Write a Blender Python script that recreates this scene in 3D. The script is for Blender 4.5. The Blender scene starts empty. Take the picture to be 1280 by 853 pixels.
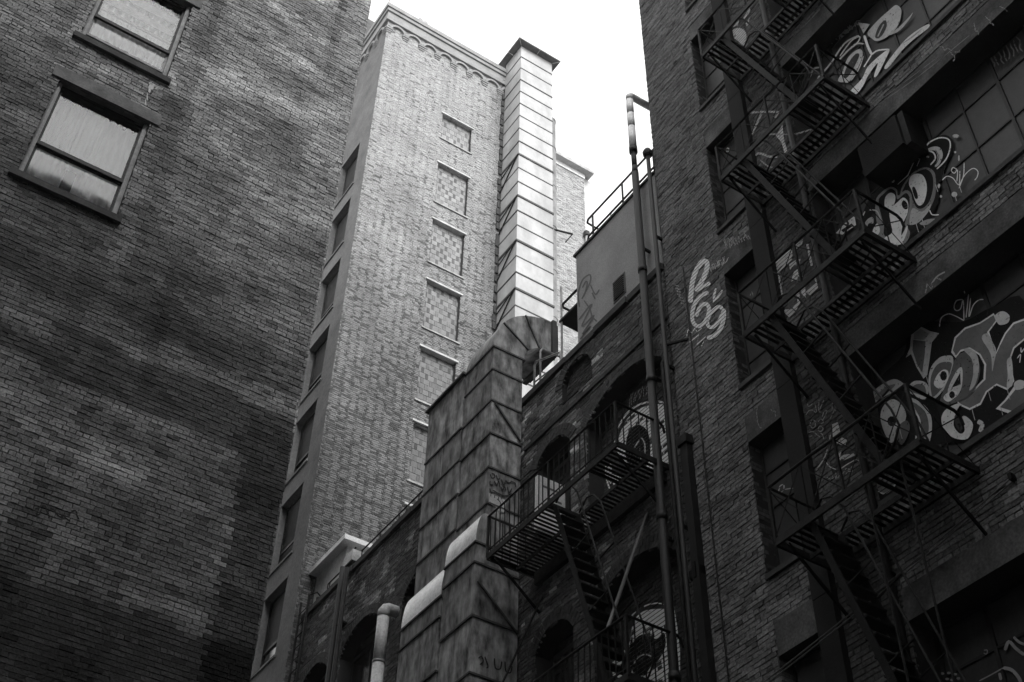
import bpy, math, random
import numpy as np
from mathutils import Matrix, Vector
R = math.radians
random.seed(7)
RNG = np.random.default_rng(11)
scn = bpy.context.scene
COL = scn.collection

# ------------------------------------------------------------------ camera
CAM = np.array([0.0, 0.0, 1.6])
YAW, PIT, ROL, FPX, CX, CY = R(32.498), R(44.2), R(1.464), 1599.0, 640.0, 426.5
_f = np.array([math.cos(PIT)*math.sin(YAW), math.cos(PIT)*math.cos(YAW), math.sin(PIT)])
_r = np.array([math.cos(YAW), -math.sin(YAW), 0.0]); _u = np.cross(_r, _f)
RT = _r*math.cos(ROL) + _u*math.sin(ROL); UP = -_r*math.sin(ROL) + _u*math.cos(ROL); FW = _f
cd = bpy.data.cameras.new('camera'); cam = bpy.data.objects.new('camera', cd); COL.objects.link(cam)
cd.sensor_width = 36.0; cd.lens = FPX/1280.0*36.0; cd.clip_end = 2000.0; cd.clip_start = 0.1
m = Matrix.Identity(4)
for i in range(3):
    m[i][0], m[i][1], m[i][2], m[i][3] = RT[i], UP[i], -FW[i], CAM[i]
cam.matrix_world = m
scn.camera = cam

# ------------------------------------------------------------------ sky, sun, exposure (bright overcast, black and white film)
SUN_EL, SUN_AZ = R(39), R(188)          # azimuth clockwise from +Y: light from behind the viewer's right shoulder
w = bpy.data.worlds.new('World'); scn.world = w; w.use_nodes = True
nt = w.node_tree; nt.nodes.clear()
sky = nt.nodes.new('ShaderNodeTexSky'); sky.sky_type = 'NISHITA'; sky.sun_disc = False
sky.sun_elevation = SUN_EL; sky.sun_rotation = SUN_AZ; sky.air_density = 1.0; sky.dust_density = 6.0; sky.ozone_density = 1.0
bw = nt.nodes.new('ShaderNodeRGBToBW')                       # overcast and colourless
mx = nt.nodes.new('ShaderNodeMix'); mx.data_type = 'FLOAT'; mx.inputs[0].default_value = 0.72
mx.inputs[3].default_value = 9.5                              # even cloud cover
bg = nt.nodes.new('ShaderNodeBackground'); bg.inputs[1].default_value = 0.12
wo = nt.nodes.new('ShaderNodeOutputWorld')
nt.links.new(sky.outputs[0], bw.inputs[0]); nt.links.new(bw.outputs[0], mx.inputs[2])
nt.links.new(mx.outputs[0], bg.inputs[0]); nt.links.new(bg.outputs[0], wo.inputs[0])
sd = bpy.data.lights.new('sun', 'SUN'); sd.energy = 1.5; sd.angle = R(38); sd.color = (1, 1, 1)
sun = bpy.data.objects.new('sun', sd); COL.objects.link(sun)
sdir = Vector((math.sin(SUN_AZ)*math.cos(SUN_EL), math.cos(SUN_AZ)*math.cos(SUN_EL), math.sin(SUN_EL)))
sun.rotation_euler = (-sdir).to_track_quat('-Z', 'Y').to_euler(); sun.location = (0, -5, 60)
scn.view_settings.view_transform = 'Standard'; scn.view_settings.look = 'None'
scn.view_settings.exposure = 0.92; scn.view_settings.gamma = 1.0
scn.render.resolution_x = 1024; scn.render.resolution_y = 682

# ------------------------------------------------------------------ pixel -> place helpers (a pixel gives a direction, the plane gives the distance)
def ray(x, y): return RT*((x-CX)/FPX) - UP*((y-CY)/FPX) + FW
def pX(x, y, D): r = ray(x, y); return CAM + r*(D/r[0])
def pY(x, y, D): r = ray(x, y); return CAM + r*(D/r[1])
def proj(P):
    d = np.asarray(P, float) - CAM
    z = d @ FW
    return CX + FPX*(d @ RT)/z, CY - FPX*(d @ UP)/z, z

# ------------------------------------------------------------------ objects
ROOTS = {}
def link(o, parent=None):
    COL.objects.link(o)
    if parent is not None:
        o.parent = parent
        if parent.name in ROOTS:
            o.matrix_parent_inverse = Matrix.Translation(-ROOTS[parent.name])
    return o
def thing(name, label, cat, loc=(0, 0, 0), group=None):
    o = bpy.data.objects.new(name, None); COL.objects.link(o); o.location = loc
    o.empty_display_size = 0.3
    ROOTS[o.name] = Vector(loc)
    return tag(o, label, cat, group)
def tag(o, label=None, cat=None, group=None, kind=None):
    if label: o['label'] = label
    if cat: o['category'] = cat
    if group: o['group'] = group
    if kind: o['kind'] = kind
    return o

class MB:
    def __init__(s): s.v = []; s.f = []
    def add(s, vs, fs):
        n = len(s.v); s.v += [tuple(map(float, p)) for p in vs]; s.f += [tuple(i+n for i in f) for f in fs]; return s
    def box(s, x0, x1, y0, y1, z0, z1):
        return s.add([(x0,y0,z0),(x1,y0,z0),(x1,y1,z0),(x0,y1,z0),(x0,y0,z1),(x1,y0,z1),(x1,y1,z1),(x0,y1,z1)],
                     [(0,3,2,1),(4,5,6,7),(0,1,5,4),(1,2,6,5),(2,3,7,6),(3,0,4,7)])
    def bar(s, p, q, a, b=None, side=None):
        """rectangular bar from p to q, a wide along 'side', b across"""
        b = a if b is None else b
        p, q = Vector(p), Vector(q); d = (q-p).normalized()
        sv = Vector(side) if side is not None else (Vector((0,0,1)) if abs(d.z) < .9 else Vector((1,0,0)))
        t = d.cross(sv).normalized(); sv = t.cross(d).normalized()
        A, B = sv*a/2, t*b/2
        vs = [p-A-B, p+A-B, p+A+B, p-A+B, q-A-B, q+A-B, q+A+B, q-A+B]
        return s.add(vs, [(0,3,2,1),(4,5,6,7),(0,1,5,4),(1,2,6,5),(2,3,7,6),(3,0,4,7)])
    def tube(s, path, r, n=10, cap=True):
        P = [Vector(p) for p in path]; k = len(P); rr = r if isinstance(r, (list, tuple)) else [r]*k
        d0 = (P[1]-P[0]).normalized(); ref = Vector((0,0,1)) if abs(d0.z) < .8 else Vector((1,0,0))
        u = d0.cross(ref).normalized(); vs = []
        for i, p in enumerate(P):
            d = ((P[min(i+1,k-1)]-P[i]).normalized() + (P[i]-P[max(i-1,0)]).normalized()).normalized()
            u = (u - d*u.dot(d)).normalized(); v = d.cross(u)
            for j in range(n):
                a = 2*math.pi*j/n; vs.append(p + (u*math.cos(a)+v*math.sin(a))*rr[i])
        fs = [(i*n+j, i*n+(j+1)%n, (i+1)*n+(j+1)%n, (i+1)*n+j) for i in range(k-1) for j in range(n)]
        if cap: fs += [tuple(range(n))[::-1], tuple(range((k-1)*n, k*n))]
        return s.add(vs, fs)
    def prism(s, pts, off):
        """closed polygon of 3d points extruded by off"""
        n = len(pts); o = Vector(off); a = [Vector(p) for p in pts]
        return s.add(a+[p+o for p in a], [tuple(range(n))[::-1], tuple(range(n, 2*n))] + [(i,(i+1)%n,n+(i+1)%n,n+i) for i in range(n)])
    def strip(s, A, B):
        n = len(A); return s.add(list(A)+list(B), [(i,i+1,n+i+1,n+i) for i in range(n-1)])
    def build(s, name, mat, parent=None, smooth=False, kind=None, label=None):
        me = bpy.data.meshes.new(name); me.from_pydata(s.v, [], s.f)
        if smooth: me.polygons.foreach_set('use_smooth', [True]*len(me.polygons))
        me.materials.append(mat); me.update()
        o = bpy.data.objects.new(name, me); link(o, parent)
        if kind: o['kind'] = kind
        if label: o['label'] = label
        return o
def bx(name, mat, parent, *b, **k): return MB().box(*b).build(name, mat, parent, **k)
def place(me, name, parent, loc, scale=None, rot=None):
    o = bpy.data.objects.new(name, me); o.location = loc
    if scale is not None: o.scale = scale
    if rot is not None: o.rotation_euler = rot
    return link(o, parent)

# ------------------------------------------------------------------ materials (all greys)
MATS = {}
def mat(name, alb, rough=.85, metal=0., var=.25, nscale=3., stretch=(1,1,1), bump=.15, bscale=25., attr=None, fine=.15, spec=.3):
    """grey surface: albedo varied by stretched stains and fine grain; optional per-piece tone attribute"""
    if name in MATS: return MATS[name]
    mt = bpy.data.materials.new(name); mt.use_nodes = True; n = mt.node_tree.nodes; l = mt.node_tree.links
    b = n['Principled BSDF']; b.inputs['Roughness'].default_value = rough; b.inputs['Metallic'].default_value = metal
    b.inputs['Specular IOR Level'].default_value = spec
    g = n.new('ShaderNodeNewGeometry'); mp = n.new('ShaderNodeVectorMath'); mp.operation = 'MULTIPLY'
    mp.inputs[1].default_value = tuple(nscale*c for c in stretch); l.new(g.outputs['Position'], mp.inputs[0])
    t = n.new('ShaderNodeTexNoise'); t.inputs['Scale'].default_value = 1.0; t.inputs['Detail'].default_value = 5; t.inputs['Roughness'].default_value = .62
    l.new(mp.outputs[0], t.inputs['Vector'])
    t2 = n.new('ShaderNodeTexNoise'); t2.inputs['Scale'].default_value = bscale; t2.inputs['Detail'].default_value = 3; l.new(g.outputs['Position'], t2.inputs['Vector'])
    r1 = n.new('ShaderNodeMapRange'); r1.inputs[1].default_value = .3; r1.inputs[2].default_value = .7
    r1.inputs[3].default_value = 1-var*1.2; r1.inputs[4].default_value = 1+var*1.2; l.new(t.outputs['Fac'], r1.inputs[0])
    r2 = n.new('ShaderNodeMapRange'); r2.inputs[1].default_value = .3; r2.inputs[2].default_value = .7
    r2.inputs[3].default_value = 1-fine; r2.inputs[4].default_value = 1+fine; l.new(t2.outputs['Fac'], r2.inputs[0])
    m1 = n.new('ShaderNodeMath'); m1.operation = 'MULTIPLY'; l.new(r1.outputs[0], m1.inputs[0]); l.new(r2.outputs[0], m1.inputs[1])
    m2 = n.new('ShaderNodeMath'); m2.operation = 'MULTIPLY'; l.new(m1.outputs[0], m2.inputs[0]); m2.use_clamp = True
    if attr:
        a = n.new('ShaderNodeAttribute'); a.attribute_name = attr; l.new(a.outputs['Fac'], m2.inputs[1])
    else: m2.inputs[1].default_value = alb
    cb = n.new('ShaderNodeCombineColor')
    for i in range(3): l.new(m2.outputs[0], cb.inputs[i])
    l.new(cb.outputs[0], b.inputs['Base Color'])
    if bump:
        bp = n.new('ShaderNodeBump'); bp.inputs['Strength'].default_value = bump; bp.inputs['Distance'].default_value = .02
        l.new(t2.outputs['Fac'], bp.inputs['Height']); l.new(bp.outputs[0], b.inputs['Normal'])
    MATS[name] = mt; return mt
M_BRICK = mat('brick', 0, .92, var=.15, nscale=2, bump=.7, bscale=32, attr='tone', fine=.34)
M_MORT_D = mat('mortar_dark', .05, .95)
M_MORT_L = mat('mortar_pale', .26, .95)
M_MORT_R = mat('mortar_sooty', .03, .95)
M_STONE = mat('stone_trim', .14, .85, var=.35)
M_LINT = mat('stained_concrete', .075, .9, var=.6, nscale=2.5, bscale=30, fine=.3)
M_STONE_D = mat('stone_dark', .05, .85, var=.35)
M_STUCCO = mat('stucco', .30, .9, var=.16, nscale=1.1, bscale=40)
M_STRIP = mat('rendered_wall', .145, .9, var=.22, nscale=1.2, bscale=18, fine=.2)
M_STEEL = mat('black_steel', .009, .6, metal=.1, var=.4, nscale=8, bump=.3, bscale=60, spec=.1)
M_STEEL2 = mat('worn_steel', .019, .6, metal=.2, var=.5, nscale=9, bump=.3, bscale=60, spec=.12)
def galv(i, alb): return mat('galvanised_old_%d' % i, alb, .55, metal=.1, var=.85, nscale=3.0+.4*i, stretch=(1.5,1.5,.5), bump=.30, bscale=4+i, fine=.3)
M_GALV = galv(0, .22); M_GALVS = [M_GALV, galv(1, .27), galv(2, .18), galv(3, .23)]
M_GALV_N = mat('galvanised_bright', .40, .42, metal=.1, var=.2, nscale=1.5, stretch=(1,1,.4), bump=.05, bscale=6, fine=.05)
M_SKYLIT = mat('zinc_skylit', .85, .38, metal=.85, var=.15, nscale=5, bump=.05)  # duct sheet paled so the up-facing shoulder looks sky-lit
M_SEAM = mat('seam_flange', .05, .6, var=.3)
M_PIPE_D = mat('pipe_dark', .010, .6, var=.3, nscale=5)
M_PIPE_L = mat('pipe_pale', .7, .5, metal=.0, var=.2, nscale=6)
M_PIPE_M = mat('pipe_grey', .30, .45, metal=.2, var=.3, nscale=6)
M_WHITE = mat('white_paint', .75, .5, var=.08)
M_FRAME = mat('window_frame_paint', .30, .6, var=.25, nscale=6)
M_FRAME_D = mat('window_frame_dark', .018, .6, var=.3, nscale=6)
M_PANE_G = mat('painted_pane', .034, .5, var=.4, nscale=1.8, stretch=(1,1,.5), bump=.05, spec=.3)
M_DARK = mat('dark_void', .012, .9, var=.1)
M_ROOF = mat('roof_felt', .06, .95)
M_ASPH = mat('asphalt', .05, .9, bscale=80)
M_BLOCK = mat('block_infill', 0, .9, var=.1, nscale=3, attr='tone', bump=.3, bscale=50)
M_CURT = mat('curtain_cloth', .78, .9, var=.06, nscale=3, stretch=(2,2,.2), bump=.0, fine=0.)
M_CAB = mat('pale_cabinet', .55, .6, var=.1)
M_ROOM = mat('room_wall', .10, .9)
M_LOUV = mat('louvre_metal', .10, .5, var=.2)
def glass_mat():
    mt = bpy.data.materials.new('window_glass'); mt.use_nodes = True; n = mt.node_tree.nodes; l = mt.node_tree.links; n.clear()
    o = n.new('ShaderNodeOutputMaterial'); mxs = n.new('ShaderNodeMixShader'); fr = n.new('ShaderNodeFresnel'); fr.inputs[0].default_value = 1.33
    tr = n.new('ShaderNodeBsdfTransparent'); tr.inputs[0].default_value = (.85,.85,.85,1); gl = n.new('ShaderNodeBsdfGlossy'); gl.inputs['Roughness'].default_value = .03
    g = n.new('ShaderNodeNewGeometry'); t = n.new('ShaderNodeTexNoise'); t.inputs['Scale'].default_value = 1.1; l.new(g.outputs['Position'], t.inputs['Vector'])
    bp = n.new('ShaderNodeBump'); bp.inputs['Strength'].default_value = .05; bp.inputs['Distance'].default_value = .05; l.new(t.outputs['Fac'], bp.inputs['Height'])
    l.new(bp.outputs[0], gl.inputs['Normal'])
    l.new(fr.outputs[0], mxs.inputs[0]); l.new(tr.outputs[0], mxs.inputs[1]); l.new(gl.outputs[0], mxs.inputs[2]); l.new(mxs.outputs[0], o.inputs[0])
    return mt
M_GLASS = glass_mat()
def paint_mat(tone, on_brick):
    """spray paint: worn through in specks; on brick the coating breaks at the joints"""
    key = 'spray_paint_%d%s' % (round(tone*100), '_brick' if on_brick else '')
    if key in MATS: return MATS[key]
    mt = bpy.data.materials.new(key); mt.use_nodes = True; n = mt.node_tree.nodes; l = mt.node_tree.links
    b = n['Principled BSDF']; b.inputs['Roughness'].default_value = .7; b.inputs['Specular IOR Level'].default_value = .08
    g = n.new('ShaderNodeNewGeometry'); t = n.new('ShaderNodeTexNoise'); t.inputs['Scale'].default_value = 5.; t.inputs['Detail'].default_value = 6; t.inputs['Roughness'].default_value = .7
    l.new(g.outputs['Position'], t.inputs['Vector'])
    r = n.new('ShaderNodeMapRange'); r.inputs[1].default_value = .3; r.inputs[2].default_value = .7; r.inputs[3].default_value = min(.75, tone*.9); r.inputs[4].default_value = min(.92, tone*1.35)
    l.new(t.outputs['Fac'], r.inputs[0]); l.new(r.outputs[0], b.inputs['Base Color'])
    t3 = n.new('ShaderNodeTexNoise'); t3.inputs['Scale'].default_value = 26.; t3.inputs['Detail'].default_value = 4; l.new(g.outputs['Position'], t3.inputs['Vector'])
    c = n.new('ShaderNodeMapRange'); c.inputs[1].default_value = .30; c.inputs[2].default_value = .40; c.inputs[3].default_value = 0.25; c.inputs[4].default_value = 1.; l.new(t3.outputs['Fac'], c.inputs[0])
    last = c.outputs[0]
    if on_brick:
        sx = n.new('ShaderNodeSeparateXYZ'); l.new(g.outputs['Position'], sx.inputs[0])
        md = n.new('ShaderNodeMath'); md.operation = 'FLOORED_MODULO'; md.inputs[1].default_value = COURSE; l.new(sx.outputs[2], md.inputs[0])
        gt = n.new('ShaderNodeMath'); gt.operation = 'GREATER_THAN'; gt.inputs[1].default_value = .014; l.new(md.outputs[0], gt.inputs[0])
        mm = n.new('ShaderNodeMath'); mm.operation = 'MULTIPLY'; l.new(gt.outputs[0], mm.inputs[0]); l.new(last, mm.inputs[1]); last = mm.outputs[0]
    l.new(last, b.inputs['Alpha'])
    MATS[key] = mt; return mt

# ------------------------------------------------------------------ brickwork
COURSE = .0675
HAZE = .0006
class Wall:
    """vertical wall plane; u runs along it, v is z; n is the outward normal"""
    def __init__(s, o, u, n): s.o = np.array(o, float); s.u = np.array(u, float); s.n = np.array(n, float); s.z = np.array([0,0,1.])
    def at(s, u, v, d=0.): return s.o + s.u*u + s.z*v + s.n*d
def rect_hole(u0, u1, v0, v1): return lambda v: (u0, u1) if v0 <= v <= v1 else None
def arch_hole(uc, hw, v0, vs, rise):
    rad = (hw*hw + rise*rise)/(2*rise); cz = vs + rise - rad
    def f(v):
        if v < v0 or v > vs+rise: return None
        h = hw if v <= vs else math.sqrt(max(0, rad*rad-(v-cz)**2))
        return (uc-h, uc+h)
    return f
def intervals(u0, u1, v, holes):
    iv = [(u0, u1)]
    for h in holes:
        r = h(v)
        if not r: continue
        nv = []
        for a, b in iv:
            if r[1] <= a or r[0] >= b: nv.append((a, b)); continue
            if r[0] > a: nv.append((a, r[0]))
            if r[1] < b: nv.append((r[1], b))
        iv = nv
    return iv
def lay(u0, u1, v0, v1, holes, tone, L=.213, joint=.011, header=6, seed=0, flemish=False):
    """list of bricks (u0,u1,v0,v1,tone) of a common-bond wall"""
    rg = random.Random(seed); out = []
    k0 = int(round(v0/COURSE)); k1 = int(round(v1/COURSE))
    for k in range(k0, k1):
        a, b = k*COURSE + joint/2, (k+1)*COURSE - joint/2
        l = L/2 if (header and k % header == 0) else L
        off = (l/2 if k % 2 else 0) + rg.uniform(-.02, .02)
        for ia, ib in intervals(u0, u1, (a+b)/2, holes):
            if flemish:                                   # stretcher, header, stretcher ... with burnt headers
                pit = L*1.5; x = ia - ((ia-off-(pit/2 if k % 2 else 0)) % pit); j = 0
                while x < ib:
                    w_ = L if j % 2 == 0 else L/2
                    x0, x1 = max(ia, x+joint/2), min(ib, x+w_-joint/2); x += w_; j += 1
                    if x1-x0 > .02: out.append((x0, x1, a, b, tone((x0+x1)/2, (a+b)/2, rg, j % 2 == 0)))
                continue
            i = math.floor((ia-off)/l)
            while True:
                x0 = max(ia, off+i*l+joint/2); x1 = min(ib, off+(i+1)*l-joint/2); i += 1
                if x0 >= ib: break
                if x1-x0 > .02: out.append((x0, x1, a, b, tone((x0+x1)/2, (a+b)/2, rg)))
    return out
def brick_mesh(name, W, bl, depth=.016, rough=.006, mt=None, parent=None):
    n = len(bl); B = np.array(bl); d = depth + RNG.uniform(-rough, rough, n)
    uj = RNG.uniform(-.005, .005, (n, 4)); vj = RNG.uniform(-.0045, .0045, (n, 4))
    us = np.stack([B[:,0],B[:,1],B[:,1],B[:,0]],1)+uj; vs = np.stack([B[:,2],B[:,2],B[:,3],B[:,3]],1)+vj
    dj = d[:,None] + RNG.uniform(-.002, .002, (n, 4))
    P = W.o[None,None] + us[...,None]*W.u + vs[...,None]*W.z
    F = P + (dj-depth)[...,None]*W.n; K = P + (-depth-.01)*W.n
    V = np.concatenate([F, K], 1).reshape(-1, 3)
    q = np.array([[0,1,2,3],[4,5,1,0],[5,6,2,1],[6,7,3,2],[7,4,0,3]])
    if np.dot(np.cross(W.u, W.z), W.n) < 0: q = q[:, ::-1]
    Fc = (np.arange(n)[:,None,None]*8 + q[None]).reshape(-1)
    me = bpy.data.meshes.new(name); me.vertices.add(n*8); me.vertices.foreach_set('co', V.reshape(-1))
    me.loops.add(n*20); me.loops.foreach_set('vertex_index', Fc.astype(np.int32))
    me.polygons.add(n*5); me.polygons.foreach_set('loop_start', np.arange(0, n*20, 4, dtype=np.int32))
    try: me.polygons.foreach_set('loop_total', np.full(n*5, 4, dtype=np.int32))
    except Exception: pass
    at = me.attributes.new('tone', 'FLOAT', 'POINT'); at.data.foreach_set('value', np.repeat(B[:,4], 8).astype(np.float32))
    me.materials.append(mt or M_BRICK); me.update(calc_edges=True); me.validate(); me.shade_flat()
    o = bpy.data.objects.new(name, me); link(o, parent); o['kind'] = 'stuff'
    return o
UNIT = {}
def unit_brick(tone):
    k = round(tone*60)
    if k not in UNIT:
        me = bpy.data.meshes.new('brick')
        j = lambda: random.uniform(-.07, .07)
        v = [(-.5+j()*.4,-.5+j(),-.5+j()),(.5+j()*.4,-.5+j(),-.5+j()),(.5+j()*.4,-.5+j(),.5+j()),(-.5+j()*.4,-.5+j(),.5+j()),(-.5,.5,-.5),(.5,.5,-.5),(.5,.5,.5),(-.5,.5,.5)]
        me.from_pydata(v, [], [(0,1,2,3),(4,5,1,0),(5,6,2,1),(6,7,3,2),(7,4,0,3),(7,6,5,4)])
        at = me.attributes.new('tone', 'FLOAT', 'POINT'); at.data.foreach_set('value', [max(.005, k/60)]*8)
        me.materials.append(M_BRICK); UNIT[k] = me
    return UNIT[k]
def brickwork(W, bl, parent, single=0, depth=.016):
    """the bricks that show largest as objects of their own, all others as one sub-part"""
    if single:
        sc = []
        for i, b in enumerate(bl):
            P = W.at((b[0]+b[1])/2, (b[2]+b[3])/2); x, y, z = proj(P)
            ok = 4 < x < 1276 and 4 < y < 849 and b[1]-b[0] > .15
            sc.append((b[1]-b[0])/z if ok else 0)
        idx = set(sorted(range(len(bl)), key=lambda i: -sc[i])[:single])
        rz = math.atan2(W.u[1], W.u[0])
        if np.dot(np.cross(W.u, W.z), W.n) < 0: rz += math.pi
        for i in idx:
            b = bl[i]; c = W.at((b[0]+b[1])/2, (b[2]+b[3])/2, -depth/2-.005+random.uniform(-.003,.003))
            place(unit_brick(b[4]), 'brick', parent, c, (b[1]-b[0], depth+.01, b[3]-b[2]), (random.uniform(-.02,.02), 0, rz+random.uniform(-.012,.012)))
        bl = [b for i, b in enumerate(bl) if i not in idx]
    return brick_mesh('brickwork', W, bl, depth, parent=parent)
def mortar(W, u0, u1, v0, v1, holes, mt, parent, rec=.016, name='wall', thick=.3):
    """wall sheet behind the bricks, open where the holes are (merged rows)"""
    mb = MB(); k0 = int(round(v0/COURSE)); k1 = int(round(v1/COURSE)); cur = {}
    def flush(key, a, b): mb.add([W.at(key[0],a,-rec),W.at(key[1],a,-rec),W.at(key[1],b,-rec),W.at(key[0],b,-rec)], [(0,1,2,3)])
    prev = {}
    for k in range(k0, k1+1):
        now = {}
        if k < k1:
            for iv in intervals(u0, u1, (k+.5)*COURSE, holes):
                now[iv] = prev.get(iv, k)
        for iv, s0 in prev.items():
            if iv not in now: flush(iv, s0*COURSE, k*COURSE)
        prev = now
    return mb.build(name, mt, parent)
def hsh(a, b, s=0):
    v = math.sin(a*12.9898+b*78.233+s*37.719)*43758.5453; return v-math.floor(v)
def vnoise(x, y, s=0):
    xi, yi = math.floor(x), math.floor(y); fx, fy = x-xi, y-yi; fx = fx*fx*(3-2*fx); fy = fy*fy*(3-2*fy)
    a = hsh(xi,yi,s)*(1-fx)+hsh(xi+1,yi,s)*fx; b = hsh(xi,yi+1,s)*(1-fx)+hsh(xi+1,yi+1,s)*fx
    return a*(1-fy)+b*fy
def sstep(x, a, b): t = min(1, max(0, (x-a)/(b-a))); return t*t*(3-2*t)

# ================================================================== ground
g = MB(); g.add([(-120,-120,0),(120,-120,0),(120,120,0),(-120,120,0)], [(0,1,2,3)])
tag(g.build('ground', M_ASPH), kind='structure')

# ================================================================== brick building on the left, two sash windows
LB = thing('brick_building', 'dark sooty brick building with two lace-curtained sash windows in a blank wall', 'building', (0, 18, 0))
YL, XE = 13.0, 4.775
WL = Wall((0, YL, 0), (1,0,0), (0,-1,0))
lw = [(.18, 1.61, 15.33, 17.56), (.18, 1.61, 18.72, 20.93)]
lholes = [rect_hole(a, b, c, d) for a, b, c, d in lw]
def ltone(u, v, rg):
    n = vnoise(u*1.1, v*2.2, 1); n2 = vnoise(u*4.0, v*9, 2)
    t = .078 + .13*n                                    # weathered field
    t *= .72 + .45*n2
    t *= 1.1 + 1.7*sstep(v-(4.8-u)*.8, 11.5, 19)          # sky flare painted into the tone, paler towards the upper corner
    e = .25*(vnoise(u*2, v*2, 5)-.5)
    # ghost of a lower building once joined on: cleaner panel, tarry bands round it
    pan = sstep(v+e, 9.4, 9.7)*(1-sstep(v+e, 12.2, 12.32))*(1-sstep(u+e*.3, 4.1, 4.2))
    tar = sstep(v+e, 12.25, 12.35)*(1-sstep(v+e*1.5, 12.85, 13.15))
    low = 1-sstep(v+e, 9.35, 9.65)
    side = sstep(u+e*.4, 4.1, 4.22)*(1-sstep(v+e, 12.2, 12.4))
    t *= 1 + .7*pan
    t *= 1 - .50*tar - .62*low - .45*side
    lb = sstep(v+e, 12.95, 13.1)*(1-sstep(v+e, 13.35, 13.6)); t *= 1 + .35*lb
    db = sstep(v+e, 13.5, 13.65)*(1-sstep(v+e, 13.85, 14.3)); t *= 1 - .4*db
    if True:
        s = math.exp(-((u-.95)/.45)**2-((v-12.9)/.13)**2); t *= 1+1.6*s
        s = math.exp(-((u-.65)/.45)**2-((v-18.15)/.16)**2); t *= 1+1.1*s
    for (a_, b_, c_, d_) in lw:                           # runs of soot below the sills
        if a_-.15 < u < b_+.12 and c_-2.2 < v < c_: t *= 1-.45*sstep(vnoise(u*9, v*.5, 61), .5, .8)*(1-(c_-v)/2.2)
    t *= 1-.4*sstep(vnoise(u*5, v*.22, 62), .66, .86)
    t *= .72 + .56*vnoise(u*1.6, math.floor(v/COURSE)*.83, 63)      # courses laid from different batches
    t *= rg.choice([.84, .92, .97, 1, 1, 1.04, 1.1, 1.18]) if rg.random() < .9 else rg.uniform(.45, .7)
    return max(.008, t)
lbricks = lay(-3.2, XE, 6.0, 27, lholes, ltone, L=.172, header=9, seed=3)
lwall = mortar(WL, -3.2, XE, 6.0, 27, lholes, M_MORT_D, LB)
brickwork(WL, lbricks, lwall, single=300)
body = MB(); body.box(-12, XE-.012, YL+.9, 30, 0, 30)
body.box(-12, XE-.012, YL+.017, YL+.9, 0, 5.98); body.box(-12, XE-.012, YL+.017, YL+.9, 27.02, 30)
body.box(-12, -3.2, YL+.017, YL+.9, 5.98, 27.02)
body.build('building_body', M_MORT_D, LB)
# corner return (the side towards the alley)
WLs = Wall((XE, 0, 0), (0,1,0), (1,0,0))
mortar(WLs, YL+.02, 16, 6, 27, [], M_MORT_D, LB, name='side_wall')
brick_mesh('brickwork', WLs, lay(YL+.0, 15.5, 6.0, 27, [], ltone, seed=4), parent=LB)

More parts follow.
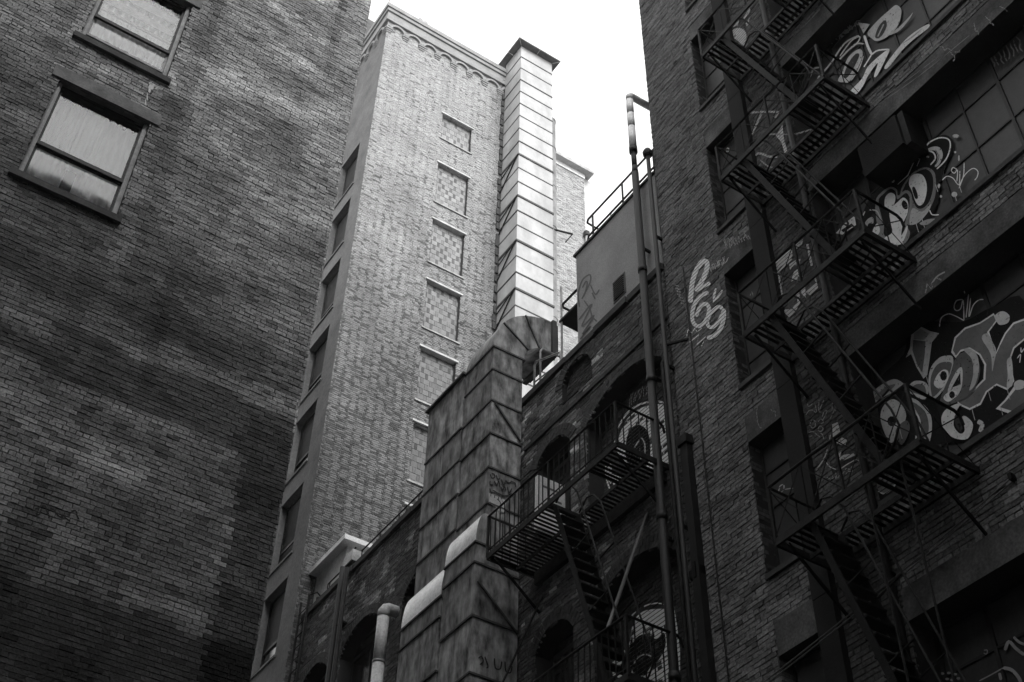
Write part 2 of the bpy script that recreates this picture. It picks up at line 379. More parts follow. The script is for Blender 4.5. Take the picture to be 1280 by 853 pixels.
def sash_window(x0, x1, z0, z1, meet, open_by, lab):
    t = bpy.data.objects.new('window', None); link(t, LB)
    t['label'] = lab
    yf = YL + .10
    for xx in (x0, x1): MB().add([(xx,YL-.004,z0),(xx,yf+.1,z0),(xx,yf+.1,z1),(xx,YL-.004,z1)], [(0,1,2,3)]).build('reveal', M_MORT_D, t)
    bx('lintel', M_STONE, t, x0-.13, x1+.13, YL-.035, YL+.22, z1+.0, z1+.25)
    bx('sill', M_STONE_D, t, x0-.10, x1+.07, YL-.07, YL+.2, z0-.115, z0)
    for xa, xb in ((x0+.004, x0+.07), (x1-.07, x1-.004)):
        f = MB(); f.box(xa, xb, yf-.03, yf+.1, z0, z1); f.box((xa+xb)/2-.012, (xa+xb)/2+.012, yf-.045, yf-.03, z0, z1); f.build('jamb', M_FRAME, t)
    h = MB(); h.box(x0+.07, x1-.07, yf+.03, yf+.1, z1-.10, z1-.001); h.box(x0+.07, x1-.07, yf+.0, yf+.03, z1-.05, z1-.001); h.build('head', M_FRAME_D, t)
    a, b = x0+.072, x1-.072
    # upper sash (outer) and lower sash (inner, slid up by open_by)
    u = MB(); u.box(a, a+.035, yf+.012, yf+.045, meet, z1-.1); u.box(b-.035, b, yf+.012, yf+.045, meet, z1-.1); u.box(a, b, yf+.002, yf+.045, meet-.045, meet+.025)
    u.build('upper_sash', M_FRAME_D, t)
    lo = MB(); zz = z0+open_by
    lo.box(a, a+.035, yf+.05, yf+.085, zz, meet+open_by); lo.box(b-.035, b, yf+.05, yf+.085, zz, meet+open_by)
    lo.box(a+.035, b-.035, yf+.05, yf+.085, zz, zz+.05); lo.box(a+.035, b-.035, yf+.05, yf+.085, meet+open_by-.05, meet+open_by)
    lo.build('lower_sash', M_FRAME_D if not open_by else M_FRAME, t)
    MB().add([(a+.03,yf+.028,meet),(b-.03,yf+.028,meet),(b-.03,yf+.03,z1-.1),(a+.03,yf+.03,z1-.1)], [(0,1,2,3)]).build('pane', M_GLASS, t)
    MB().add([(a+.03,yf+.068,zz),(b-.03,yf+.068,zz),(b-.03,yf+.066,meet+open_by),(a+.03,yf+.066,meet+open_by)], [(0,1,2,3)]).build('pane', M_GLASS, t)
    # sheer curtain with folds, a dark parting
    def curtain(c0, c1, zb, zt, y, seed, folds, depth=.10, pull=0.):
        A = []; B = []; n = 140
        for i in range(n+1):
            s = i/n; x = c0+(c1-c0)*s
            ph = s*folds*2*math.pi + 1.3*math.sin(s*5+seed)
            yy = y + depth*(.5+.5*math.sin(ph))*(.5+.8*vnoise(s*folds, seed)) + .006*math.sin(ph*2.7)
            A.append((x + pull*(s-.0)*(1 if c1 > c0 else 1), yy*1.0, zb)); B.append((x, yy, zt))
        return MB().strip(A, B).build('curtain', M_CURT, t, smooth=True)
    if open_by:
        curtain(a, b, z0+.30, z1, yf+.16, 2, 9)
        for k in range(2): bx('blind', M_FRAME, t, a, b, yf+.145-.01*k, yf+.15-.01*k, z1-.75+.32*k, z1-.55+.35*k)
    else:
        mid = a+(b-a)*.47
        curtain(a-.02, mid-.05, z0, z1, yf+.16, 1, 5, pull=-.05); curtain(mid+.07, b+.02, z0, z1, yf+.17, 5, 5, pull=.04)
        curtain(mid-.12, mid+.16, meet-.12, z1, yf+.15, 8, 2, .03)
    rm = MB(); rm.add([(x0,yf+.75,z0),(x1,yf+.75,z0),(x1,yf+.75,z1),(x0,yf+.75,z1)], [(0,1,2,3)])
    rm.add([(x0,yf+.1,z1),(x1,yf+.1,z1),(x1,yf+.75,z1),(x0,yf+.75,z1)], [(0,1,2,3)])
    rm.add([(x0,yf+.1,z0),(x1,yf+.1,z0),(x1,yf+.75,z0),(x0,yf+.75,z0)], [(0,1,2,3)])
    for xx in (x0-.003, x1+.003): rm.add([(xx,yf+.1,z0),(xx,yf+.75,z0),(xx,yf+.75,z1),(xx,yf+.1,z1)], [(0,1,2,3)])
    rm.build('room_recess', M_ROOM, t)
    return t
sash_window(*lw[0], 16.22, 0, 'closed sash window with parted sheer curtains')
wu = sash_window(*lw[1], 19.57, .33, 'sash window with its lower sash raised a little')
# things on the inner sill of the open window
def lathe(path, cx, cy, n=14):
    mb = MB(); k = len(path); vs = []
    for r_, z in path:
        for j in range(n): vs.append((cx+r_*math.cos(2*math.pi*j/n), cy+r_*math.sin(2*math.pi*j/n), z))
    mb.add(vs, [(i*n+j, i*n+(j+1)%n, (i+1)*n+(j+1)%n, (i+1)*n+j) for i in range(k-1) for j in range(n)]+[tuple(range(n))[::-1], tuple(range((k-1)*n,k*n))])
    return mb
zb = 18.721
bo = lathe([(.035,zb),(.038,zb+.02),(.038,zb+.15),(.014,zb+.2),(.014,zb+.25)], .78, YL+.155).build('glass_bottle', M_PIPE_M, smooth=True)
tag(bo, 'small pale bottle standing in the gap of the open sash window', 'bottle')
pk = bx('paper_packet', M_WHITE, None, 1.22, 1.42, YL+.13, YL+.18, zb, zb+.22)
tag(pk, 'white paper packet propped in the corner of the open sash window', 'packet')
# bird lime on the wall
sp = MB()
for (x, y, rx, ry) in [(190,108,4.5,4.0),(194,110,2.2,1.8),(187,113,1.6,3.2),(184,121,.8,5),(182,128,.7,4),(188,104,2,1.5)]:
    ring = [pY(x+rx*math.cos(a)*(1+.2*math.sin(3*a)), y+ry*math.sin(a), YL-.008) for a in np.linspace(0, 2*math.pi, 13)[:-1]]
    sp.add(ring, [tuple(range(12))])
sp.build('bird_lime_splash', paint_mat(.5, False), LB, label='pale splash dripping down the brick')

# ================================================================== tall pale brick tower
TW = thing('brick_tower', 'tall pale brick tower with bricked-up windows and arched corbel cornice', 'tower', (12.4, 28, 0))
YT, XT0, XT1, ZT = 24.0, 9.58, 15.15, 43.3
WT = Wall((0, YT, 0), (1,0,0), (0,-1,0))
lint = [38.80, 36.02, 33.10, 30.25, 27.40, 24.55, 21.70, 18.85]
bl_w = [(12.16, 13.36, (37.32 if i == 0 else z-2.12), z-.09) for i, z in enumerate(lint)]
tholes = [rect_hole(a, b, c, d) for a, b, c, d in bl_w]
def ttone(u, v, rg, hd=False):
    n = vnoise(u*.8, v*.8, 21); n2 = vnoise(u*2.5, v*3.5, 22)
    soot_shade = 1-sstep(v+3*(n-.5), 20, 39)                 # more sooty dark bricks nearer the street, plus a painted light fall-off
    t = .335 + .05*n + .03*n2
    p = .06 + .46*soot_shade + .25*(n2-.5)
    p *= 1.7 if hd else .55
    if rg.random() < p: t *= rg.uniform(.32, .72)
    else: t *= rg.uniform(.88, 1.1)
    t *= 1-.60*soot_shade  # shade painted into the tone: whole wall darker downwards
    t *= 1-.22*sstep(vnoise(u*3.2, v*.25, 24), .6, .85)*(.4+.6*soot_shade)
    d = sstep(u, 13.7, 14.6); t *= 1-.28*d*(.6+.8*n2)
    return max(.03, t)
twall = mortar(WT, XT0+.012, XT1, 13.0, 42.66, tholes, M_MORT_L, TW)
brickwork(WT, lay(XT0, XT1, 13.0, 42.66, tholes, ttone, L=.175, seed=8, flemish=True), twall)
core = MB(); core.box(XT0+.3, XT1, YT+.35, 33, 0, 42.9); core.box(XT0+.02, XT1, YT+.02, YT+.35, 0, 13.0); core.build('tower_body', M_STRIP, TW)
for (a, b, c, d) in bl_w:
    wd = bpy.data.objects.new('blocked_window', None); link(wd, TW)
    bx('lintel', mat('window_lintel', .5, .8), wd, a-.06, b+.06, YT-.05, YT+.18, d, d+.065)
    bx('sill', M_PIPE_M, wd, a-.05, b+.07, YT-.045, YT+.18, c-.055, c)
    for xx in (a, b): MB().add([(xx,YT-.003,c),(xx,YT+.14,c),(xx,YT+.14,d),(xx,YT-.003,d)], [(0,1,2,3)]).build('reveal', M_MORT_D, wd)
    WB = Wall((0, YT+.13, 0), (1,0,0), (0,-1,0)); bb = []
    h = .2; rows = int((d-c)/h); h = (d-c)/rows
    for k in range(rows):
        x = a - (.145 if k % 2 else 0) - .05
        while x < b:
            l_ = .235 if not (k % 1) else .1
            hd = hsh(round(x*40), k, a+d) 
            s = [(x, x+.2), (x+.2, x+.29)]
            for j, (p, q) in enumerate(s):
                p2, q2 = max(a, p+.005), min(b, q-.005)
                if q2-p2 > .02: bb.append((p2, q2, c+k*h+.006, c+(k+1)*h-.006, (.33 if j == 0 else (.15 if hd > .25+.5*hsh(a, round(d)) else .27))*(1-.45*(1-sstep(d, 24, 36)))*random.uniform(.85,1.1)))  # lower blocks darkened to carry on the painted light fall-off
            x += .29
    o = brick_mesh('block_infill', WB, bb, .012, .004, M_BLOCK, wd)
    bx('infill_back', M_MORT_L, wd, a, b, YT+.145, YT+.2, c, d)
# corbel table: arches on little stepped corbels, then the cornice
xs = [XT0+.08+.684*i for i in range(9)]
M_COR = mat('corbel_brick', .28, .9, var=.15)
def corbel_row(place_fn, xs, parent):
    for x in xs:
        cb = MB()
        for k, (wd_, pr) in enumerate([(.20,.03),(.24,.055),(.28,.08)]):
            z = 41.72+.085*k; cb.prism([place_fn(x-wd_/2, z, 0), place_fn(x+wd_/2, z, 0), place_fn(x+wd_/2, z+.065, 0), place_fn(x-wd_/2, z+.065, 0)], np.array(place_fn(0,0,pr))-np.array(place_fn(0,0,0)))
        cb.build('corbel', M_COR, parent)
    for x0, x1 in zip(xs[:-1], xs[1:]):
        c = (x0+x1)/2; rad = (x1-x0)/2-.10; ar = MB(); A0=[];A1=[];B0=[];B1=[]
        for i in range(11):
            a = math.pi*i/10
            A0.append(place_fn(c+rad*math.cos(a), 41.97+rad*math.sin(a), .0)); A1.append(place_fn(c+rad*math.cos(a), 41.97+rad*math.sin(a), .085))
            B0.append(place_fn(c+(rad+.085)*math.cos(a), 41.97+(rad+.085)*math.sin(a), .0)); B1.append(place_fn(c+(rad+.085)*math.cos(a), 41.97+(rad+.085)*math.sin(a), .085))
        ar.strip(A0, A1); ar.strip(A1, B1); ar.strip(B1, B0)
        ar.build('corbel_arch', M_COR, parent)
corb = bpy.data.objects.new('corbel_table', None); link(corb, TW)
corbel_row(lambda x, z, d: (x, YT-.001-d, z), xs, corb)
corbel_row(lambda x, z, d: (XT0-.001-d, x, z), [YT+.1+.684*i for i in range(9)], corb)
cn = MB()
for z0, z1, pr in [(42.40,42.62,.095),(42.62,42.92,.07),(42.92,43.10,.13),(43.10,43.32,.18)]:
    cn.box(XT0-pr, XT1+pr*.5, YT-pr, 33.2, z0, z1-.004)
cn.build('cornice', mat('cornice_stone', .29, .85, var=.15), TW)
bx('coping_cap', M_PIPE_M, TW, 10.78, 11.15, YT-.05, YT+.4, 43.32, 43.68)
MB().tube([(XT0-.12,YT-.1,43.32),(XT0-.12,YT-.1,46.2)], .012, 6).build('lightning_rod', M_STEEL2, TW)
# rendered flank with deep-set windows
WS = Wall((XT0, 0, 0), (0,1,0), (-1,0,0))
sw = [(24.78, 26.03, 33.83-2.853*i, 33.83-2.853*i+2.12) for i in range(8)]
flank = MB(); prev = 13.0
for (a, b, c, d) in sorted(sw, key=lambda q: q[2]):
    flank.box(XT0, XT0+.3, YT+.012, a, prev, d); flank.box(XT0, XT0+.3, b, 33, prev, d)
    flank.box(XT0, XT0+.3, a, b, prev, c); prev = d
flank.box(XT0, XT0+.3, YT+.012, 33, prev, 42.38)
flank.build('flank_wall', M_STRIP, TW)
for i, (a, b, c, d) in enumerate(sw):
    wd = bpy.data.objects.new('flank_window', None); link(wd, TW)
    bx('sill', M_STONE, wd, XT0-.04, XT0+.15, a-.06, b+.06, c-.06, c)
    bx('lintel', M_STONE, wd, XT0-.012, XT0+.02, a-.05, b+.05, d, d+.06)
    fr = MB(); xf = XT0+.17
    fr.box(xf, xf+.06, a, a+.06, c, d); fr.box(xf, xf+.06, b-.06, b, c, d); fr.box(xf, xf+.06, a+.06, b-.06, d-.06, d); fr.box(xf, xf+.06, a+.06, b-.06, c, c+.08)
    fr.box(xf-.01, xf+.05, a+.06, b-.06, c+.62, c+.70)
    fr.build('frame', M_FRAME_D, wd)
    if i == 5:
        for k in range(26):
            z = c+.1+k*.075
            lv = MB(); lv.bar((xf+.02, a+.07, z), (xf+.02, b-.07, z), .05, .012, side=(-1,0,.9)); lv.build('louvre_slat', M_LOUV, wd)
        bx('louvre_back', M_DARK, wd, xf+.05, xf+.06, a+.06, b-.06, c+.08, d-.06)
    else:
        bx('upper_pane', mat('flank_pane', .028, .7, var=.3, spec=.1), wd, xf+.02, xf+.03, a+.06, b-.06, c+.70, d-.06)
        bx('lower_pane', mat('dim_pane', .03, .15, spec=.5), wd, xf+.03, xf+.04, a+.06, b-.06, c+.08, c+.62)

# ================================================================== buildings further back
BB = thing('rear_building', 'pale brick rear building with white overhanging cornice behind the metal flue', 'building', (20, 34, 0))
YB = 30.0; sc = YB/40.0
zt = (65.1-1.6)*sc+1.6; xr = 30.5*sc
WBk = Wall((0,YB,0), (1,0,0), (0,-1,0))
def btone(u, v, rg, hd=False): return max(.05, (.36+.08*vnoise(u, v, 31))*rg.uniform(.8, 1.1)*(.6 if rg.random() < .15 else 1))
bw_ = mortar(WBk, 15.2, xr, 27, zt-.4, [], M_MORT_L, BB)
brickwork(WBk, lay(15.2, xr, 27, zt-.4, [], btone, seed=12), bw_)
cb = MB(); cb.box(15.2, xr-.01, YB+.03, 40, 0, zt-.4); cb.build('building_body', M_STRIP, BB)
bx('frieze', M_WHITE, BB, 15.2, xr+.02, YB-.05, 40, zt-.39, zt-.1)
bx('cornice', mat('rear_cornice', .42, .8), BB, 15.2, xr+.35, YB-.35, 40, zt-.1, zt+.12)
bx('parapet', M_WHITE, BB, 15.2, xr+.3, YB-.3, 40, zt+.12, zt+.85)
bx('side_bay', mat('side_bay_paint', .6, .8), BB, xr, xr+.75*.8, YB+.15, 38, 0, zt-.1)
MB().tube([(xr-.05, YB-.12, 20), (xr-.05, YB-.12, zt-4.6)], .08, 8).build('vent_pipe', M_PIPE_M, BB)
lathe([(.08,zt-4.6),(.15,zt-4.58),(.15,zt-4.35),(.05,zt-4.2)], xr-.05, YB-.12, 10).build('vent_cowl', M_PIPE_D, BB)
RB = thing('rooftop_block', 'dark rooftop block glimpsed over the tower cornice', 'building', (9, 40, 0))
bx('wall', mat('far_dark_wall', .10, .9), RB, 7.5, 13.8, 36, 44, 0, 62.0)

# ================================================================== unseen building across the yard, behind the viewer, sized to shade the lower walls
OB = thing('yard_shade_building', 'unseen tall dark brick building behind the viewer, sized to shade the yard', 'building', (0, -14, 0))
bx('wall', M_MORT_L, OB, -30, 9.75, -16, -12, 0, 41.5)
bx('cornice', M_STONE, OB, -30, 9.75, -16, -11.7, 41.5, 42)
for i in range(9):
    for k in range(10): bx('window', M_PANE_G, OB, -15+i*2.7, -13.7+i*2.7, -12.0, -11.96, 3+k*3.8, 5.1+k*3.8)

WB2 = thing('west_shade_building', 'unseen plain brick building added on the open side to shade the yard', 'building', (-15, 0, 0))  # unseen, added to keep sky light off the right-hand wall
bx('wall', M_MORT_L, WB2, -17, -13, -11.95, YL-.05, 0, 23)
bx('cornice', M_STONE, WB2, -17, -12.7, -11.6, YL-.05, 23, 23.5)
for i in range(8):
    for k in range(5): bx('window', M_PANE_G, WB2, -13.0, -12.96, -10.5+i*2.8, -9.2+i*2.8, 3+k*3.7, 5.1+k*3.7)

# ================================================================== tall sheet-metal flue in front of the tower
FL = thing('metal_flue', 'tall pale square sheet-metal flue with flat cap rising beside the tower', 'flue', (15.35, 23.4, 17.2))
fx0, fx1, fy0, fy1 = 14.65, 16.07, 22.87, 23.93
zt_ = 43.75; n = 35; ph = .748
for k in range(n):
    z1 = zt_-k*ph; z0 = z1-ph
    if z0 < 17.2: break
    j = random.uniform(-.006, .006)
    pn = MB().box(fx0+j, fx1+j, fy0+j, fy1, z0+.006, z1-.006).build('panel', M_GALV_N, FL)
    thick = k in (8, 11, 14, 17, 20, 23)
    t_ = .042 if thick else .024
    sm = MB(); o_ = .03 if thick else .016
    sm.box(fx0-o_, fx1+o_, fy0-o_, fy1+.01, z0-t_, z0+t_); sm.build('seam', M_SEAM, pn)
    if thick:
        br = MB(); br.bar((fx0-.03, fy0+.05, z0-.03), (fx0-.03, YT-.01, z0-1.05), .035, .035); br.bar((fx0-.03, fy0-.0, z0), (fx0-.03, YT-.01, z0-.35), .03, .03)
        br.build('stay_bar', M_STEEL, pn)
core = bx('liner', M_SEAM, FL, fx0+.02, fx1-.02, fy0+.02, fy1-.02, 17.2, zt_-.01)
cp = MB(); cp.box(fx0-.24, fx1+.24, fy0-.24, fy1+.24, zt_+.02, zt_+.06); cp.build('cap_plate', mat('cap_metal', .12, .6, var=.3), FL)
MB().box(fx0-.25, fx1+.25, fy0-.25, fy1+.25, zt_+.06, zt_+.085).build('cap_edge', M_PIPE_L, FL)
for (x, y, ex, ey) in [(fx0, fy0, -.22, -.22), (fx1, fy0, .22, -.22), ((fx0+fx1)/2, fy0, 0, -.24), (fx0, (fy0+fy1)/2, -.24, 0)]:
    MB().bar((x+ex*.08, y+ey*.08, zt_-.0), (x+ex, y+ey, zt_+.02), .03, .012).build('cap_rib', M_PIPE_L, FL)
# ragged mortar fillet between flue and tower
mb = MB()
for k in range(60):
    z = 18+k*.42+random.uniform(-.1, .1); mb.box(fx0-.10-random.uniform(0,.05), fx0-.01, YT-.05-random.uniform(0,.03), YT-.018, z, z+.3)
mb.build('flashing', M_STONE_D, FL, kind='stuff')
# round boiler pipe behind it
RP = thing('round_stack', 'round grey metal stack standing close behind the square flue', 'pipe', (16.45, 23.45, 17.2))
zz = 17.2; k = 0
while zz < 40.9:
    h = min(2.2, 40.9-zz)
    MB().tube([(16.38, 23.5, zz+.01), (16.38, 23.5, zz+h-.01)], .235, 18).build('section', mat('stack_metal', .20, .5, var=.3, nscale=2), RP, smooth=False)
    MB().tube([(16.38, 23.5, zz+h-.04), (16.38, 23.5, zz+h+.04)], .25, 18).build('joint_band', mat('stack_metal', .20), RP)
    zz += h
MB().bar((16.2, 23.35, 34.6), (17.05, 23.1, 34.6), .05, .05).bar((17.05, 23.1, 34.6), (16.75, 23.1, 34.0), .04, .04).build('bracket', M_STEEL, RP)

# ================================================================== two weathered ducts climbing the arched wall
XA = 9.8
def duct(name_lab, y0, y1, ztop, sh0, sh1, seams_top, elbow):
    T = thing('air_duct', name_lab, 'duct', (9.3, (y0+y1)/2, 0), 'ducts on the arched wall')
    xo, xi, xl = 9.085, 9.74, 8.885        # upper face, wall side, lower face (below the shoulder)
    zz = seams_top; ztop_ = ztop
    while True:
        z0 = max(zz, sh1)
        j = random.uniform(-.006, .006)
        pn = MB().box(xo+j, xi, y0+j*.5, y1, z0+.004, ztop_-.004).build('panel', random.choice(M_GALVS), T)
        if y1-y0 > 1.1: MB().box(xo+j-.008, xo+j+.002, (y0+y1)/2-.012, (y0+y1)/2+.012, z0+.03, ztop_-.03).build('crease', M_GALVS[1], pn)
        if z0 > sh1+.01:
            MB().box(xo-.022, xi, y0-.022, y1+.005, z0-.018, z0+.018).build('seam', M_SEAM, pn)
            MB().box(xo-.012, xi, y0-.012, y1+.002, z0+.018, z0+.03).build('lip', M_PIPE_M, pn)
        ztop_ = z0; zz = z0-.775
        if z0 <= sh1+.001: break
    # rounded shoulder out to the deeper lower duct
    A = []; B = []; nn = 12
    for i in range(nn+1):
        a = math.pi/2*i/nn
        x = xo - (xo-xl)*math.sin(a)**.85; z = sh0 + (sh1-sh0)*math.cos(a)
        A.append((x, y0-.002, z)); B.append((x, y1, z))
    sh = MB(); sh.strip(A, B); sh.build('shoulder', M_SKYLIT, T, smooth=True)
    for Q, yq in ((A, y0-.002), (B, y1)): MB().add(Q+[(xi, yq, sh0), (xi, yq, sh1)], [tuple(range(nn+1))+(nn+1, nn+2)]).build('shoulder_cheek', M_GALV, T)
    MB().box(xl-.02, xi, y0-.022, y1+.005, sh0-.02, sh0+.015).build('seam', M_SEAM, T)
    zz = sh0-.4; ztop_ = sh0
    while ztop_ > .05:
        z0 = max(zz, 0)
        j = random.uniform(-.006, .006)
        pn = MB().box(xl+j, xi, y0+j*.5, y1, z0+.004, ztop_-.004).build('panel', random.choice(M_GALVS), T)
        MB().box(xl-.022, xi, y0-.022, y1+.005, z0-.018, z0+.018).build('seam', M_SEAM, pn)
        ztop_ = z0; zz = z0-1.0
    MB().box(xl+.03, xi-.01, y0+.03, y1-.02, 0, sh0-.03).build('liner', M_SEAM, T)
    MB().box(xo+.03, xi-.01, y0+.03, y1-.02, sh0-.02, ztop-.02).build('liner', M_SEAM, T)
    # corner angle and diagonal stays on the near cheek
    for (za, zb_) in ((17.0, 16.35), (13.1, 12.4)):
        if zb_ < ztop and y0 < 15.5: MB().bar((xo+.06 if za > sh0 else xl+.06, y0-.03, za), (xi-.02, y0-.03, zb_), .03, .03).build('stay_bar', M_SEAM, T)
    return T
D1 = duct('weathered square duct whose fan-jointed elbow bends over the parapet', 14.9, 15.88, 18.42, 13.86, 14.5, 17.83, True)
D2 = duct('wide weathered square duct with a flat top ending above the parapet', 15.95, 17.28, 18.45, 13.37, 14.08, 17.12, False)
# flat slanted lid of the wide duct
bx('lid', M_SEAM, D2, 9.02, 9.8, 15.9, 17.34, 18.455, 18.50); bx('lid_lip', M_PIPE_M, D2, 9.05, 9.8, 15.92, 17.31, 18.50, 18.56)
# elbow of the near duct: fan of four gores turning over the parapet
el = bpy.data.objects.new('elbow', None); link(el, D1)
xo, cxe, cze = 9.085, 10.42, 18.42
ro_x, ro_z, ri = 1.335, 1.39, .62
y0, y1 = 14.9, 15.88
cuts = [0, 32, 62, 90]
def el_pt(a, r, y):
    if r == 'o': return (cxe-ro_x*math.cos(a), y, cze+ro_z*math.sin(a))
    return (cxe-(ri+.02)*math.cos(a), y, cze+.02+(ri-.06)*math.sin(a))
for c0, c1 in zip(cuts[:-1], cuts[1:]):
    aa = [R(c0+(c1-c0)*i/6) for i in range(7)]
    gm = MB()
    for y in (y0, y1): gm.strip([el_pt(a, 'o', y) for a in aa], [el_pt(a, 'i', y) for a in aa])
    gm.strip([el_pt(a, 'o', y0) for a in aa], [el_pt(a, 'o', y1) for a in aa]); gm.strip([el_pt(a, 'i', y0) for a in aa], [el_pt(a, 'i', y1) for a in aa])
    gore = gm.build('gore', M_GALV, el)
    a = R(c1)
    MB().bar(Vector(el_pt(a,'o',y0))+Vector((0,-.01,0)), Vector(el_pt(a,'i',y0))+Vector((0,-.01,0)), .03, .03).build('seam', M_SEAM, gore)
MB().box(xo-.022, 9.8, y0-.022, y1, 18.40, 18.44).build('seam', M_SEAM, el)
bx('end_flange', M_SEAM, el, cxe, cxe+.10, y0-.05, y1+.05, cze+.50, cze+1.43)
bx('outlet_mouth', M_DARK, D1, cxe+.1, cxe+.16, y0, y1, cze+.56, cze+1.38)

# ================================================================== low arched brick building between tower and fire-escape building
AB = thing('arched_building', 'low dark brick building with arched openings and a stone-coped parapet', 'building', (12, 17, 0))
WA = Wall((XA, 0, 0), (0,1,0), (-1,0,0))
ZP = 17.30
YA0, YA1 = 10.76, 23.98
#       uc, hw, sill, spring, rise
arches = [(11.98, 1.04, 13.3, 15.42, .45), (13.98, .50, 14.0, 15.5, .32), (20.80, .90, 12.0, 15.25, .48), (22.92, .72, 12.0, 15.20, .46),
          (18.35, .75, 12.0, 15.25, .45), (11.98, 1.0, 9.66, 11.78, .45), (13.98, .5, 10.36, 11.86, .32), (13.25, .44, 16.42, 16.82, .36)]
aholes = [arch_hole(*a) for a in arches]
def atone(u, v, rg):
    n = vnoise(u*.9, v*1.3, 41); n2 = vnoise(u*3, v*5, 42); n3 = vnoise(u*7, v*1.2, 43)
    t = .06+.06*n
    if n2 > .58 and 12 < u < 23: t *= 1.0+4.5*(n2-.58)*rg.uniform(.3, 3.0)
    if n3 > .72: t *= 1.5
    t *= rg.uniform(.6, 1.35)
    return max(.01, t)
awall = mortar(WA, YA0, YA1, 6.0, ZP-.02, aholes, M_MORT_R, AB)
brickwork(WA, lay(YA0, YA1, 6.0, ZP-.02, aholes, atone, L=.20, seed=17), awall)
cm = MB(); cm.box(XA+.55, 15.5, YA0+.01, YA1-.01, 0, ZP-.4); cm.box(XA+.02, XA+.55, YA0+.01, YA1-.01, 0, 5.98); cm.box(XA+.02, XA+.3, YA0+.01, YA1-.01, 16.5+.9, ZP-.02)
cm.build('building_body', M_ROOF, AB)
cp = MB(); y = YA0
while y < YA1-.1:
    l_ = min(.9+random.uniform(-.05,.05), YA1-y); j = random.uniform(-.008,.008)
    MB().box(XA-.06+2*j, XA+.34, y+.006, y+l_-.006, ZP+j*.4, ZP+.139+j*.6).build('coping_stone', M_STONE_D, AB); y += l_
def arch_trim(uc, hw, v0, vs, rise, infill, depth=.34):
    ar = bpy.data.objects.new('arched_opening', None); link(ar, AB)
    rad = (hw*hw+rise*rise)/(2*rise); cz = vs+rise-rad; a0 = math.asin(hw/rad); nn = max(9, int(2*a0*rad/.075))
    A = []; B = []
    for i in range(nn*2+1):
        a = -a0+2*a0*i/(nn*2); A.append((XA-.002, uc+rad*math.sin(a), cz+rad*math.cos(a))); B.append((XA+depth, uc+rad*math.sin(a), cz+rad*math.cos(a)))
    rv = MB(); rv.strip(A, B)
    for s in (-1, 1): rv.add([(XA-.002,uc+s*hw,v0),(XA+depth,uc+s*hw,v0),(XA+depth,uc+s*hw,vs),(XA-.002,uc+s*hw,vs)], [(0,1,2,3)])
    rv.add([(XA-.002,uc-hw,v0),(XA+depth,uc-hw,v0),(XA+depth,uc+hw,v0),(XA-.002,uc+hw,v0)], [(0,1,2,3)])
    rv.build('reveal', M_MORT_R, ar)
    # rowlock ring of bricks, two deep
    ring = MB()
    for q in range(2):
        for i in range(nn):
            t0 = -a0+2*a0*(i+.08)/nn; t1 = -a0+2*a0*(i+.92)/nn; r0 = rad+.004+q*.112; r1 = r0+.102; j = random.uniform(-.004,.004)
            ring.prism([(XA-.014+j, uc+r*math.sin(t), cz+r*math.cos(t)) for r, t in ((r0,t0),(r0,t1),(r1,t1),(r1,t0))], (.03,0,0))
    ring.build('arch_ring', mat('arch_brick', .065, .9, var=.35, nscale=9), ar, kind='stuff')
    if infill == 'brick':
        WI = Wall((XA+depth-.02, 0, 0), (0,1,0), (-1,0,0)); lim = lambda v: None
        bl = []
        hole = arch_hole(uc, hw, v0, vs, rise)
        for b in lay(uc-hw, uc+hw, v0, vs+rise, [], lambda u, v, rg: .05*rg.uniform(.6,1.4), L=.20, seed=int(uc*10+vs)):
            h = hole((b[2]+b[3])/2)
            if h and b[1] > h[0] and b[0] < h[1]: bl.append(b)
        brick_mesh('brick_infill', WI, bl, parent=ar)
        bx('infill_back', M_MORT_R, ar, XA+depth-.004, XA+depth+.1, uc-hw-.05, uc+hw+.05, v0, vs+rise+.05)
    else:
        bx('dark_room', M_DARK, ar, XA+depth+.1, XA+depth+.14, uc-hw-.05, uc+hw+.05, v0, vs+rise+.05)
        fr = MB(); xf = XA+depth-.06
        fr.box(xf, xf+.05, uc-hw+.005, uc-hw+.075, v0, vs); fr.box(xf, xf+.05, uc+hw-.075, uc+hw-.005, v0, vs); fr.box(xf, xf+.05, uc-hw+.075, uc+hw-.075, vs-.05, vs+.04)
        fr.box(xf+.005, xf+.045, uc-.03, uc+.03, v0, vs-.05); fr.box(xf+.008, xf+.042, uc-hw+.075, uc+hw-.075, v0+1.2, v0+1.26)
        fr.build('frame', M_FRAME_D, ar)
        bx('pane', mat('dim_pane', .03, .15, spec=.5), ar, xf+.02, xf+.026, uc-hw+.02, uc+hw-.02, v0, vs+rise*.6)
    return ar
AR = [arch_trim(*a, 'brick' if i in (0, 5, 7) else 'window', .34 if i != 7 else .12) for i, a in enumerate(arches)]
# string course
MB().box(XA-.035, XA+.02, YA0, 14.85, 16.14, 16.22).build('string_course', M_STONE_D, AB)

